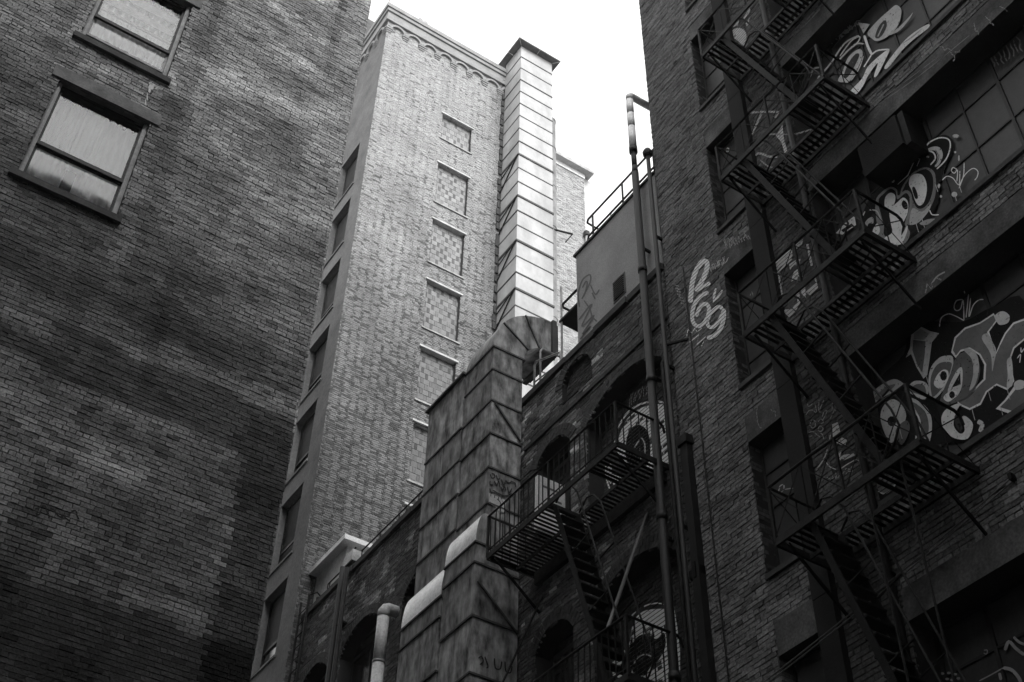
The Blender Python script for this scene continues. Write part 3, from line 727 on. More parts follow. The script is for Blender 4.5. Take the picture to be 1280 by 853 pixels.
# ------------------------------------------------------------------ stuccoed rooftop house beside the parapet
PH = thing('rooftop_house', 'plain grey stucco rooftop house with a louvred vent and faded scrawl', 'rooftop house', (11.3, 12, 17.44))
py0, py1, pz0, pz1 = 10.78, 13.21, 17.445, 19.87
wm = MB(); wm.box(XA+.02, 13.0, py0, py1, pz0, pz1); wm.build('wall', M_STUCCO, PH)
bx('roof_edge', M_STONE_D, PH, XA-.015, 13.05, py0, py1+.05, pz1, pz1+.055)
vt = bpy.data.objects.new('louvre_vent', None); link(vt, PH)
bx('vent_frame', M_LOUV, vt, XA+.004, XA+.019, 11.78, 12.13, 17.64, 18.16)
bx('vent_back', M_DARK, vt, XA-.001, XA+.003, 11.81, 12.10, 17.67, 18.13)
for k in range(9):
    MB().bar((XA-.012, 11.81, 17.70+k*.05), (XA-.012, 12.10, 17.70+k*.05), .03, .008, side=(-1,0,-.8)).build('vent_slat', M_STUCCO, vt)
RL = thing('roof_railing', 'two-rail pipe railing round the roof of the stucco rooftop house', 'railing', (10, 12, 19.93))
for z in (20.36, 20.86):
    MB().tube([(9.98, 10.85, z), (9.98, 13.0, z), (10.02, 13.08, z), (10.6, 13.1, z)], .022, 8).build('rail', M_STEEL2, RL, smooth=True)
for y in (10.95, 11.9, 12.85):
    MB().tube([(9.98, y, pz1+.055), (9.98, y, 20.86)], .02, 8).build('post', M_STEEL2, RL, smooth=True)
MB().tube([(10.6, 13.1, pz1+.055), (10.6, 13.1, 20.86)], .02, 8).build('post', M_STEEL2, RL)
GF = thing('grid_fence', 'fine wire guard fence on the roof behind the pipe railing', 'fence', (11.8, 13.12, 19.93))
for k in range(7): MB().tube([(10.65, 13.12, 20.05+k*.26), (12.95, 13.12, 20.05+k*.26)], .008, 5).build('wire', M_STEEL2, GF)
for k in range(5): MB().tube([(10.65+k*.575, 13.12, pz1+.055), (10.65+k*.575, 13.12, 21.66)], .010, 5).build('post', M_STEEL2, GF)
VN = thing('roof_vent', 'small mushroom vent pipe on the rooftop house corner', 'vent', (10.2, 13.1, 19.93))
lathe([(.05,pz1+.055),(.05,20.1),(.095,20.12),(.095,20.2),(.03,20.26)], 10.08, 13.0).build('cowl', M_PIPE_D, VN)
# landing with bent pipe rails at the end of the rooftop house
LD = thing('roof_landing', 'small steel landing with bent pipe rails against the rooftop house', 'landing', (10.5, 13.7, ZP))
bx('deck', M_STEEL, LD, 10.0, 11.0, py1+.06, 14.05, 18.86, 18.92)
for x, y in ((10.03, 14.0), (10.97, 14.0)): MB().tube([(x, y, ZP-.35), (x, y, 19.85)], .022, 8).build('post', M_PIPE_M, LD)
for z in (19.32, 19.30):
    MB().tube([(10.03, py1+.06, z), (10.03, 13.95, z), (10.08, 14.02, z), (10.97, 14.02, z)], .02, 8).build('rail', M_STEEL, LD, smooth=True)
# hoop rail at the duct elbow
HR = thing('hoop_rail', 'bent pipe guard rail where the duct elbow crosses the parapet', 'railing', (10, 14.5, ZP+.14))
MB().tube([(9.95, 14.80, ZP+.14), (9.95, 14.80, 18.3), (9.95, 14.74, 18.36), (9.95, 13.95, 17.98), (9.95, 13.9, ZP+.14)], .022, 8).build('hoop', M_PIPE_M, HR, smooth=True)
MB().tube([(9.95, 14.6, ZP+.14), (9.95, 14.6, 18.52), (9.98, 14.57, 18.58), (10.9, 14.57, 18.58), (10.95, 14.57, ZP-.4)], .022, 8).build('hoop', M_PIPE_M, HR, smooth=True)
MB().tube([(9.95, 14.78, 17.86), (9.95, 13.93, 17.72)], .016, 8).build('rail', M_PIPE_M, HR)

# ------------------------------------------------------------------ white-edged bulkhead at the foot of the tower
BH = thing('roof_bulkhead', 'pale rendered roof bulkhead with a bright white roof edge under the tower', 'bulkhead', (10.8, 23, ZP-.4))
bx('wall', mat('bulkhead_render', .66, .85, var=.15), BH, 9.98, 12.3, 22.45, 23.97, ZP-.4, 18.55)
bx('roof_edge', M_WHITE, BH, 9.78, 12.6, 22.20, 23.975, 18.552, 18.68)
FLD = thing('floodlight', 'grey box floodlight on a bracket at the bulkhead corner', 'floodlight', (9.95, 22.05, 17.44))
MB().box(9.80, 10.1, 21.72, 22.08, 17.72, 18.0).build('housing', M_PIPE_M, FLD)
MB().box(9.82, 10.08, 21.74, 22.06, 17.69, 17.72).build('lens', M_DARK, FLD)
MB().tube([(9.95, 22.0, 17.44), (9.95, 22.0, 18.15), (9.95, 21.9, 18.2)], .02, 8).build('bracket', M_STEEL, FLD)
PR = thing('parapet_railing', 'thin black iron railing along the parapet of the arched building', 'railing', (9.95, 20, 17.44))
for (a, b) in ((17.35, 21.5), (22.15, 23.1)):
    MB().tube([(9.92, a, 17.86), (9.92, b, 17.86)], .018, 8).build('rail', M_STEEL, PR)
    y = a+.03
    while y < b+.01: MB().tube([(9.92, y, ZP+.14), (9.92, y, 17.86)], .014, 6).build('post', M_STEEL, PR); y += .82
MB().tube([(9.92, 23.1, 17.86), (9.92, 23.1, ZP+.14)], .016, 8).build('post', M_STEEL, PR)
SV = thing('standpipe_valve', 'small black valve on the parapet below the white roof edge', 'valve', (9.92, 23.5, 17.44))
lathe([(.03,ZP+.14),(.03,17.58),(.07,17.6),(.07,17.66),(.02,17.68)], 9.9, 23.45, 10).build('valve_body', M_STEEL, SV)
# iron ladder at the tower end
LA = thing('iron_ladder', 'black iron ladder on the arched wall next to the tower corner', 'ladder', (9.62, 23.6, 6))
for y in (23.38, 23.78): MB().bar((9.62, y, 6.0), (9.62, y, 17.62), .05, .02).build('rail', M_STEEL, LA)
z = 6.2
while z < 17.5: MB().tube([(9.62, 23.38, z), (9.62, 23.78, z)], .012, 6).build('rung', M_STEEL, LA); z += .3
MB().tube([(9.62, 23.38, 17.6), (9.8, 23.38, 17.75), (10.0, 23.38, 17.6), (10.0, 23.38, ZP+.14)], .018, 8).build('grab_hoop', M_STEEL, LA)
for z in (8, 12, 16): MB().box(9.6, 9.80, 23.56, 23.6, z, z+.05).build('bracket', M_STEEL, LA)
# pale vent pipe with an elbow, and the dark downpipes
VP = thing('vent_pipe', 'pale round vent pipe with an elbow out of the arched wall', 'pipe', (9.55, 19.3, 0))
MB().tube([(9.83, 19.30, 15.12), (9.62, 19.30, 15.12), (9.56, 19.30, 15.09), (9.52, 19.30, 15.02), (9.52, 19.30, 14.9)], .118, 16).build('elbow', M_PIPE_L, VP, smooth=True)
for z1 in (14.9, 13.9, 11.6, 9.3, 7.0, 4.7, 2.4):
    z0 = max(0, {14.9:13.9,13.9:11.6,11.6:9.3,9.3:7.0,7.0:4.7,4.7:2.4,2.4:0}[z1])
    MB().tube([(9.52, 19.30, z0+.01), (9.52, 19.30, z1)], .115, 16).build('section', M_PIPE_L, VP, smooth=True)
    MB().tube([(9.52, 19.30, z0+.0), (9.52, 19.30, z0+.05)], .125, 16).build('joint_band', M_PIPE_M, VP, smooth=True)
DP = thing('downpipe', 'pair of dark downpipes left of the pale vent pipe', 'pipe', (9.65, 22, 0))
for y, r_, mt_, zt2 in ((21.82, .06, M_PIPE_D, 17.5), (21.58, .05, M_STEEL2, 17.35)):
    MB().tube([(9.66, y, 0), (9.66, y, zt2)], r_, 12).build('pipe', mt_, DP, smooth=True)
for z in (7, 10, 13, 16): MB().box(9.66, 9.81, 21.54, 21.86, z, z+.04).build('clip', M_STEEL, DP)

# ================================================================== fire-escape building on the right
FB = thing('loft_building', 'dark brick loft building with steel windows, graffiti and a zigzag fire escape', 'building', (14, 2, 0))
WR = Wall((XA, 0, 0), (0,1,0), (-1,0,0))
YR1 = 10.74; ZR = 30.0
Y_W0, Y_W1 = 8.74, 9.42            # narrow window column
Y_B1, Y_B0 = 7.52, 2.45            # wide window bays
nwin = [(7.3, 9.42), (10.53, 12.65), (13.66, 15.96), (16.95, 19.12), (20.22, 22.4), (23.45, 25.6)]
bays = [(5.9, 8.92), (10.46, 12.75), (13.68, 16.05), (16.9, 19.18), (20.15, 22.45), (23.4, 25.7)]
BAYREC = .38
LINT = .40
rholes = [rect_hole(Y_W0, Y_W1, a, b) for a, b in nwin] + [rect_hole(Y_B0, Y_B1, a, b) for a, b in bays] + [rect_hole(Y_B0-.3, Y_B1, b, b+LINT) for a, b in bays] + [rect_hole(Y_W0, Y_W1, b, b+.45) for a, b in nwin]
def rtone(u, v, rg):
    n = vnoise(u*1.3, v*.8, 51); n2 = vnoise(u*5, v*4, 52)
    t = .095+.06*n + .03*n2
    if u < Y_B1: t *= 1.05
    if Y_B1 < u < Y_W0: t *= .6
    if u < Y_B1 and n2 > .6: t *= 1+1.2*(n2-.6)
    t *= rg.uniform(.7, 1.3)
    if rg.random() < .08: t *= .5
    return max(.01, t)
rwall = mortar(WR, 1.2, YR1, 5.0, 27.5, rholes, M_MORT_R, FB)
brickwork(WR, lay(1.2, YR1, 5.0, 27.5, rholes, rtone, L=.205, seed=23), rwall, single=300)
rb = MB(); rb.box(XA+.62, 20, -14, YR1-.012, 0, ZR); rb.box(XA+.02, XA+.62, -14, 1.2, 0, ZR); rb.box(XA+.02, XA+.62, 1.2, YR1-.012, 0, 4.99); rb.box(XA+.02, XA+.62, 1.2, YR1-.012, 27.52, ZR)
rb.build('building_body', M_MORT_R, FB)
bx('end_wall', M_MORT_R, FB, XA+.016, XA+.62, YR1-.012, YR1, 5, 27.5)
# stone sills and soffits of the bays, panes in a steel grid
pane_me = {}
def bay_window(z0, z1, y0, y1, cols_at, rows, xf, nm='bay_window', gap=()):
    t = bpy.data.objects.new(nm, None); link(t, FB)
    rv = MB()
    for yy in (y0, y1): rv.add([(XA-.001,yy,z0),(xf+.06,yy,z0),(xf+.06,yy,z1),(XA-.001,yy,z1)], [(0,1,2,3)])
    rv.add([(XA-.001,y0,z1),(xf+.06,y0,z1),(xf+.06,y1,z1),(XA-.001,y1,z1)], [(0,1,2,3)])
    rv.build('reveal', M_MORT_R, t)
    bx('sill', M_STONE_D, t, XA-.045, xf+.06, y0, y1, z0-.07, z0+.003)
    bx('backing', M_DARK, t, xf+.06, xf+.1, y0, y1, z0, z1)
    ys = sorted([y0]+[c for c in cols_at if y0+.1 < c < y1-.1]+[y1]); zs = sorted([z0]+[r_ for r_ in rows if z0+.1 < r_ < z1-.1]+[z1])
    for i, c in enumerate(ys): 
        w_ = .028 if i % 2 else .045
        c2 = min(max(c, y0+w_/2), y1-w_/2)
        bx('mullion', M_FRAME_D, t, xf-.02, xf+.03, c2-w_/2, c2+w_/2, z0+.004, z1-.002)
    for c in zs:
        c2 = min(max(c, z0+.02), z1-.02); bx('glazing_bar', M_FRAME_D, t, xf-.012, xf+.028, y0+.002, y1-.002, c2-.014, c2+.014)
    for a, b in zip(ys[:-1], ys[1:]):
        for c, d in zip(zs[:-1], zs[1:]):
            if any(g0 <= (a+b)/2 <= g1 and h0 <= (c+d)/2 <= h1 for g0, g1, h0, h1 in gap): continue
            k = (round(b-a, 3), round(d-c, 3))
            if k not in pane_me:
                me = bpy.data.meshes.new('pane'); hy, hz = k[0]/2, k[1]/2
                me.from_pydata([(0,-hy,-hz),(0,hy,-hz),(0,hy,hz),(0,-hy,hz),(.006,-hy,-hz),(.006,hy,-hz),(.006,hy,hz),(.006,-hy,hz)], [], [(0,1,2,3),(7,6,5,4),(0,4,5,1),(1,5,6,2),(2,6,7,3),(3,7,4,0)])
                me.materials.append(M_PANE_G); pane_me[k] = me
            place(pane_me[k], 'pane', t, (xf+.006, (a+b)/2, (c+d)/2), rot=(0, random.uniform(-.006,.006), random.uniform(-.006,.006)))
    return t
mul = [5.13+.565*k for k in range(-5, 5)]
for (z0, z1), rows in zip(bays, [(7.9, 8.4, 6.9), (11.0, 11.68, 12.3), (14.74, 15.52), (17.7, 18.55), (20.9, 21.65), (24.2, 24.9)]):
    bay_window(z0, z1, Y_B0, Y_B1, mul, rows, XA+BAYREC, gap=[(5.75, 6.6, 15.3, 16.05)] if abs(z0-13.68) < .01 else ())
for z0, z1 in nwin:
    bay_window(z0, z1, Y_W0, Y_W1, [], (z0+.55, z0+1.1, z0+1.65), XA+.22, 'narrow_window')
# reveal brickwork on the corner of each narrow window and ragged brick edge
WRe = Wall((0, Y_W1, 0), (1,0,0), (0,-1,0))
for z0, z1 in nwin:
    brick_mesh('reveal_brickwork', WRe, lay(XA, XA+.2, z0, z1, [], lambda u, v, rg: .085*rg.uniform(.6,1.4), seed=int(z0)), .010, parent=FB)
for a, b in nwin: bx('concrete_lintel', M_LINT, FB, XA-.004, XA+.3, Y_W0+.002, Y_W1-.002, b+.002, b+.45)
for a, b in bays: bx('concrete_lintel', M_LINT, FB, XA-.004, XA+.5, Y_B0-.3, Y_B1-.004, b+.002, b+LINT-.004)
# box of a window ventilator in the bay under the third spandrel
vb = bpy.data.objects.new('ventilator_box', None); link(vb, FB)
bx('hood', M_STEEL, vb, XA-.02, XA+.42, 5.86, 6.56, 15.36, 15.98); bx('hood_edge', M_STEEL2, vb, XA+.02, XA+.42, 5.76, 5.85, 15.32, 16.0)
# dark boxed riser up the pier
RS = thing('boxed_riser', 'dark steel boxed riser running up the pier beside the fire escape', 'riser', (9.7, 8.5, 0))
z = 0.0
while z < 27: 
    h = min(3.25, 27-z); bx('casing', M_DARK, RS, XA-.10, XA+.0, 8.38, 8.68, z+.006, z+h-.006); z += h
DR = thing('drain_pipe', 'slim dark drain pipe at the edge of the wide windows', 'pipe', (9.72, 7.6, 0))
MB().tube([(9.74, 7.58, 0), (9.74, 7.58, 27)], .045, 10).build('pipe', M_PIPE_D, DR, smooth=True)
for z in np.arange(3, 26, 3.25): bx('clip', M_STEEL, DR, 9.72, 9.81, 7.53, 7.63, z, z+.04)

# ================================================================== fire escapes
SLATS = {}
def slat_mesh(l, w_=.045, t_=.010):
    k = round(l, 3)
    if k not in SLATS:
        me = bpy.data.meshes.new('slat'); h = l/2
        mbx = MB().box(-h, h, -w_/2, w_/2, -t_/2, t_/2); me.from_pydata(mbx.v, [], mbx.f); me.materials.append(M_STEEL); SLATS[k] = me
    return SLATS[k]
def balcony(root, x0, x1, y0, y1, z, hole, style, rail_h=.78, wall_x=XA):
    """x0 outer edge, x1 wall; hole = (y0,y1,x1) cut for the stair"""
    b = bpy.data.objects.new('balcony', None); link(b, root)
    fr = MB()
    for (p, q) in (((x0,y0,z),(x0,y1,z)), ((x1-.04,y0,z),(x1-.04,y1,z)), ((x0,y0,z),(x1,y0,z)), ((x0,y1,z),(x1,y1,z))): fr.bar(p, q, .095, .03)
    if hole:
        for (p, q) in (((x0,hole[0],z-.01),(hole[2],hole[0],z-.01)), ((x0,hole[1],z-.01),(hole[2],hole[1],z-.01)), ((hole[2],y0,z-.01),(hole[2],y1,z-.01))): fr.bar(p, q, .06, .02)
    fr.build('frame', M_STEEL2, b)
    step = .088; y = y0+.05
    while y < y1-.03:
        if hole and hole[0] < y < hole[1]: sx0, sx1 = hole[2], x1-.05
        else: sx0, sx1 = x0+.02, x1-.05
        if style == 'slats' or True:
            place(slat_mesh(sx1-sx0), 'slat', b, ((sx0+sx1)/2, y+random.uniform(-.006,.006), z+.03), rot=(random.uniform(-.05,.05), 0, 0))
        y += step
    zt3 = z+rail_h
    MB().tube([(x0+.006*math.sin(3*k_),y0+(y1-y0)*k_/6,zt3+random.uniform(-.01,.008)) for k_ in range(7)], .019, 6).build('top_rail', M_STEEL2 if style=='x' else M_STEEL, b)
    MB().tube([(x0,y0,zt3),(x1-.12,y0,zt3),(x1-.05,y0,zt3-.04),(x1-.03,y0,zt3-.16)], .02, 8).build('end_rail', M_STEEL, b)
    MB().bar((x0,y1,zt3),(x1,y1,zt3), .035, .012).build('end_rail', M_STEEL, b)
    for (x, y) in ((x0,y0),(x0,y1),(x0,(y0+y1)/2)): MB().bar((x,y,z),(x,y,zt3), .035, .035 if y != (y0+y1)/2 else .02).build('post', M_STEEL2, b)
    if style == 'x':
        n_ = 4; L_ = (y1-y0)/n_
        for i in range(n_):
            a, c = y0+i*L_, y0+(i+1)*L_
            MB().bar((x0+.008,a+random.uniform(-.03,.03),z+.04),(x0+.008,c+random.uniform(-.03,.03),zt3-.03), .014, .006).build('brace', M_STEEL, b)
            MB().bar((x0-.008,a+random.uniform(-.03,.03),zt3-.03),(x0-.008,c+random.uniform(-.03,.03),z+.04), .014, .006).build('brace', M_STEEL, b)
            if i: MB().bar((x0,a,z+.03),(x0,a,zt3), .016, .008).build('baluster', M_STEEL, b)
        for yy in (y0, y1):
            MB().bar((x0,yy+.006,z+.04),(x1-.03,yy+.006,zt3-.03), .014, .006).build('brace', M_STEEL, b)
            MB().bar((x0,yy-.006,zt3-.03),(x1-.03,yy-.006,z+.04), .014, .006).build('brace', M_STEEL, b)
            MB().bar(((x0+x1)/2,yy,z+.03),((x0+x1)/2,yy,zt3), .018, .008).build('baluster', M_STEEL, b)
    else:
        MB().bar((x0,y0,z+.12),(x0,y1,z+.12), .02, .012).build('lower_rail', M_STEEL, b)
        y = y0+.1
        while y < y1-.05: MB().bar((x0,y+random.uniform(-.02,.02),z+.02),(x0+random.uniform(-.006,.006),y+random.uniform(-.02,.02),zt3), .014, .014).build('baluster', M_STEEL, b); y += .135
        for yy in (y0, y1):
            x = x0+.13
            while x < x1-.06: MB().bar((x,yy,z+.02),(x,yy,zt3), .014, .014).build('baluster', M_STEEL, b); x += .15
    for yy in (y0+.12, y1-.12):
        MB().bar((x0+.06,yy,z-.05),(wall_x-.005,yy,z-.75), .045, .02).build('bracket', M_STEEL, b)
    return b
def stair(root, xa, xb, ytop, ztop, ybot, zbot, rail=.42):
    s = bpy.data.objects.new('stair', None); link(s, root)
    for x in (xa, xb): MB().bar((x,ytop,ztop),(x,ybot,zbot), .085, .02, side=(0,1,.4)).build('stringer', M_STEEL, s)
    n_ = int((ztop-zbot)/.23)
    for k in range(1, n_):
        f = k/n_; y = ytop+(ybot-ytop)*f; z = ztop+(zbot-ztop)*f
        MB().box(xa+.01, xb-.01, y-.075, y+.075, z-.012, z+.012).build('tread', M_STEEL, s)
    d = Vector((0, ybot-ytop, zbot-ztop)).normalized()
    for x in (xa, xb):
        o_ = Vector((0, -rail, .12)); p, q = Vector((x,ytop,ztop)), Vector((x,ybot,zbot))
        pts = [p+Vector((0,-.02,.05)), p+o_*.45+Vector((0,0,.16)), p+o_*.8+Vector((0,0,.06)), p+o_+d*.2, q+o_-d*.55, q+o_*.9-d*.28, q+o_*.5-d*.14, q+Vector((0,0,.1))]
        MB().tube(pts, .014, 8).build('handrail', M_STEEL2, s, smooth=True)
        for f in (.3, .62):
            a = p.lerp(q, f); MB().bar(a, a+o_+d*.0, .016, .016).build('rail_stay', M_STEEL, s)
    return s
FE = thing('fire_escape', 'black iron zigzag fire escape bolted to the graffitied loft building', 'fire escape', (9.3, 7.3, 7.0))
lev = [10.08, 13.36, 16.6, 19.85, 23.1]
for z in lev: balcony(FE, 8.94, XA, 6.2, 8.38, z, (6.92, 7.92, 9.44), 'x')
for i in range(1, 5): stair(FE, 8.99, 9.42, 7.92, lev[i]-.02, 6.72, lev[i-1]+.03)
stair(FE, 8.99, 9.42, 7.86, lev[0]-.02, 6.9, 6.75)
for y in (7.02, 6.52):
    MB().tube([(8.97, y, lev[0]+.0), (8.96, y, 6.8)], .014, 6).build('hanger_rod', M_STEEL2, FE)
FE2 = thing('balcony_escape', 'iron balcony and stair with upright balusters on the arched brick building', 'fire escape', (9.3, 12.8, 8.0))
balcony(FE2, 8.86, XA, 11.05, 14.48, 13.3, (11.75, 12.75, 9.42), 'bars', .80)
balcony(FE2, 8.86, XA, 11.05, 14.48, 9.62, (11.75, 12.75, 9.42), 'bars', .86)
stair(FE2, 8.95, 9.38, 12.72, 13.26, 11.55, 9.65, .5)
bx('ledger_beam', M_STEEL2, FE2, 9.71, 9.79, 11.1, 14.4, 13.06, 13.22)
MB().bar((9.79, 11.6, 12.8), (8.86, 11.42, 10.5), .07, .02, side=(0,1,0)).build('tie_bar', M_LOUV, FE2)
MB().bar((9.79, 14.3, 12.8), (8.86, 14.3, 10.5), .05, .02, side=(0,1,0)).build('tie_bar', M_STEEL2, FE2)
# pale cabinet on that balcony
CB = thing('meter_cabinet', 'pale metal cabinet standing on the iron balcony', 'cabinet', (9.5, 13.8, 13.345))
bx('casing', M_CAB, CB, 9.14, 9.66, 13.45, 13.55, 13.345, 14.42)
bx('side_panel', M_CAB, CB, 9.17, 9.63, 13.438, 13.45, 13.40, 14.38)
for k, (a, b_) in enumerate(((9.22, 9.56), (9.3, 9.58), (9.25, 9.5))):
    bx('printed_line', M_LOUV, CB, a, b_, 13.434, 13.4375, 14.2-k*.2, 14.24-k*.2)
bx('edge_strip', M_WHITE, CB, 9.125, 9.14, 13.45, 13.55, 13.36, 14.41)

# ================================================================== graffiti: flat spray paint lying on the surface it was sprayed on
def catmull(pts, closed, k=5):
    n = len(pts); out = []; P = [np.array(p, float) for p in pts]
    rng = range(n) if closed else range(n-1)
    for i in rng:
        p0 = P[(i-1) % n] if closed or i > 0 else P[i]; p1 = P[i]; p2 = P[(i+1) % n]; p3 = P[(i+2) % n] if closed or i+2 < n else p2
        for j in range(k):
            t = j/k; out.append(.5*((2*p1)+(-p0+p2)*t+(2*p0-5*p1+4*p2-p3)*t*t+(-p0+3*p1-3*p2+p3)*t**3))
    if not closed: out.append(P[-1])
    return out
class Spray:
    def __init__(s, surf, frame, parent, brick=False, base=.004, label=None):
        s.surf, s.fr, s.parent, s.brick, s.k, s.base = surf, frame, parent, brick, 0, base
        s.by = {}; s.label = label
    def _p(s, q, off):
        x, y = q[0]/s.fr[2]+s.fr[0], q[1]/s.fr[2]+s.fr[1]
        return s.surf(x, y, off)
    def fill(s, tone, pts, smooth=True):
        q = catmull(pts, True, 4) if smooth else pts
        off = s.base + s.k*.0007; s.k += 1
        s.by.setdefault(tone, MB()).add([s._p(p, off) for p in q], [tuple(range(len(q)))]); return s
    def stroke(s, tone, pts, w, smooth=True):
        q = [np.array(p, float) for p in (catmull(pts, False, 5) if smooth else pts)]
        off = s.base + s.k*.0007; s.k += 1; A = []; B = []
        for i, p in enumerate(q):
            d = q[min(i+1, len(q)-1)]-q[max(i-1, 0)]; d /= (np.linalg.norm(d)+1e-9); nrm = np.array([-d[1], d[0]])*w/2
            ww = 1 if 0 < i < len(q)-1 else .6
            A.append(s._p(p+nrm*ww, off)); B.append(s._p(p-nrm*ww, off))
        s.by.setdefault(tone, MB()).strip(A, B); return s
    def dot(s, tone, x, y, rx, ry=None):
        ry = ry or rx; return s.fill(tone, [(x+rx*math.cos(a), y+ry*math.sin(a)) for a in np.linspace(0, 2*math.pi, 11)[:-1]], False)
    def scribble(s, tone, x0, y0, x1, y1, n, amp, w, seed):
        rg = random.Random(seed); pts = []
        for i in range(n):
            f = i/(n-1); pts.append((x0+(x1-x0)*f+rg.uniform(-amp, amp), y0+(y1-y0)*f+rg.uniform(-amp, amp)))
        return s.stroke(tone, pts, w)
    def done(s):
        for tone, mb in s.by.items():
            o = mb.build('graffiti', paint_mat(tone, s.brick), s.parent, kind='stuff')
            if s.label: o['label'] = s.label
def onx(D): return lambda x, y, off: pX(x, y, D-off)
def ony(D): return lambda x, y, off: pY(x, y, D-off)
LT, MD, DK = .82, .24, .014
XW = XA+BAYREC
# --- painted letter and numerals on the brick pier
g_ = Spray(onx(XA), (840,280,4.487), rwall, True, .006, 'pale sprayed letter and two numerals on the pier')
g_.stroke(LT, [(103,442),(108,380),(116,320),(140,252),(172,212),(194,214),(196,250),(178,300),(150,352),(132,378)], 27)
g_.stroke(LT, [(140,372),(175,352),(214,330)], 20)
g_.stroke(LT, [(246,362),(236,402),(232,436),(256,410),(284,372)], 15, False)
g_.stroke(LT, [(205,385),(165,402),(132,440),(114,496),(118,548),(142,574),(174,562),(200,520),(208,478),(194,450),(165,458),(146,490),(134,520)], 22)
g_.stroke(LT, [(284,478),(262,464),(226,492),(200,536),(204,574),(232,578),(262,546),(284,500),(292,476)], 20)
g_.stroke(LT, [(290,478),(290,530),(272,588),(236,628),(196,640)], 24)
g_.stroke(LT, [(82,630),(90,592),(112,612),(128,586),(140,606),(166,586)], 7, False); g_.stroke(LT, [(98,664),(150,622),(140,676),(188,634),(166,686)], 9, False)
for k in range(7): g_.scribble(.34, 14+k*6, 345+k*16, 38+k*5, 352+k*16, 5, 6, 4, k)
for k in range(9): g_.scribble(.4, 222+k*9, 262-k*4, 232+k*10, 225-k*5, 5, 8, 5, 40+k)
for k in range(12): g_.scribble(.32, 290+k*14, 90-k*3+random.uniform(-10,10), 296+k*14, 150-k*7, 5, 7, 4, 70+k)
g_.done()
# --- big round letters on the panes under the third spandrel
g_ = Spray(onx(XW), (1040,150,5.33), FB, False, .022, 'black and white bubble lettering over the steel window')
g_.fill(.011, [(230,560),(330,450),(450,400),(560,280),(640,150),(760,100),(810,180),(760,300),(720,420),(700,560),(620,700),(480,800),(330,830),(180,780)])
g_.fill(.20, [(455,490),(500,395),(560,338),(630,316),(682,350),(692,430),(684,520),(640,610),(585,680),(530,700),(495,690),(480,640)])
g_.fill(DK, [(468,480),(510,400),(570,346),(628,330),(668,368),(674,450),(650,540),(606,588),(565,585),(535,530),(500,480)])
g_.fill(.42, [(515,690),(535,590),(600,612),(660,560),(640,615),(585,675),(545,698)])
g_.fill(LT, [(513,430),(520,385),(552,360),(600,366),(626,410),(632,470),(614,545),(585,572),(558,548),(535,480)])
g_.fill(DK, [(534,456),(548,446),(566,482),(572,520),(556,526),(542,494)])
g_.fill(.24, [(290,545),(335,478),(392,446),(432,466),(440,505),(492,468),(530,500),(528,600),(500,700),(520,760),(470,830),(330,805),(300,700)])
g_.fill(DK, [(310,545),(345,492),(390,460),(425,480),(436,530),(490,488),(516,520),(512,600),(485,690),(480,760),(440,790),(350,770),(345,690)])
g_.fill(LT, [(350,570),(356,515),(388,486),(420,502),(418,550),(392,600),(365,606)])
g_.fill(LT, [(384,606),(440,545),(476,518),(506,548),(504,620),(474,690),(462,770),(500,705),(500,745),(462,826),(400,826),(346,792),(400,752),(392,690)])
g_.fill(DK, [(464,556),(478,536),(500,556),(504,590),(486,596),(470,580)])
g_.fill(DK, [(352,700),(385,690),(396,755),(350,775)], False)
g_.fill(LT, [(25,755),(85,690),(150,640),(160,700),(70,765)], False); g_.fill(DK, [(60,735),(130,690),(145,705),(75,750)], False)
g_.fill(.4, [(213,700),(240,660),(272,650),(275,690),(245,690),(225,730)]); g_.fill(LT, [(270,745),(300,690),(320,735),(300,770)]); g_.stroke(.5, [(190,665),(220,610)], 9); g_.stroke(.5, [(250,600),(300,610),(330,680)], 9)
g_.stroke(LT, [(606,208),(648,152),(716,120),(775,130),(788,180),(760,262),(698,328)], 9)
g_.fill(.5, [(622,202),(676,178),(722,188),(738,240),(712,300),(684,312),(704,258),(688,206),(640,208)]); g_.stroke(DK, [(690,200),(712,250),(690,300)], 4)
g_.stroke(LT, [(598,220),(640,208),(676,220),(688,258),(656,300)], 10); g_.dot(.4, 638, 247, 10, 7)
g_.stroke(LT, [(438,430),(505,370),(556,256),(586,260),(566,308)], 6, False)
for (x, y, a, b) in ((824,108,22,13),(820,215,8,8),(405,405,12,14),(726,510,9,9),(815,497,20,18),(712,440,9,16),(845,255,6,20)): g_.dot(.5, x, y, a, b)
g_.stroke(LT, [(735,402),(765,376),(805,388),(845,432),(852,340)], 6); g_.stroke(LT, [(832,330),(806,318),(796,340),(815,356),(836,336),(832,410)], 6)
g_.stroke(LT, [(880,284),(876,370),(846,456)], 6); g_.stroke(LT, [(846,440),(886,366),(938,324),(972,344),(966,382),(950,402)], 6)
for (x, y, l_) in ((560,690,60),(600,660,70),(430,820,50),(470,815,40),(690,430,50),(850,440,45),(820,505,40)): g_.stroke(.5, [(x,y),(x+l_*.14,y+l_*.5),(x+l_*.3,y+l_)], 4)
g_.stroke(LT, [(650,602),(668,632),(712,632)], 7); g_.fill(.33, [(585,688),(640,662),(692,662),(650,694),(605,702)])
g_.done()
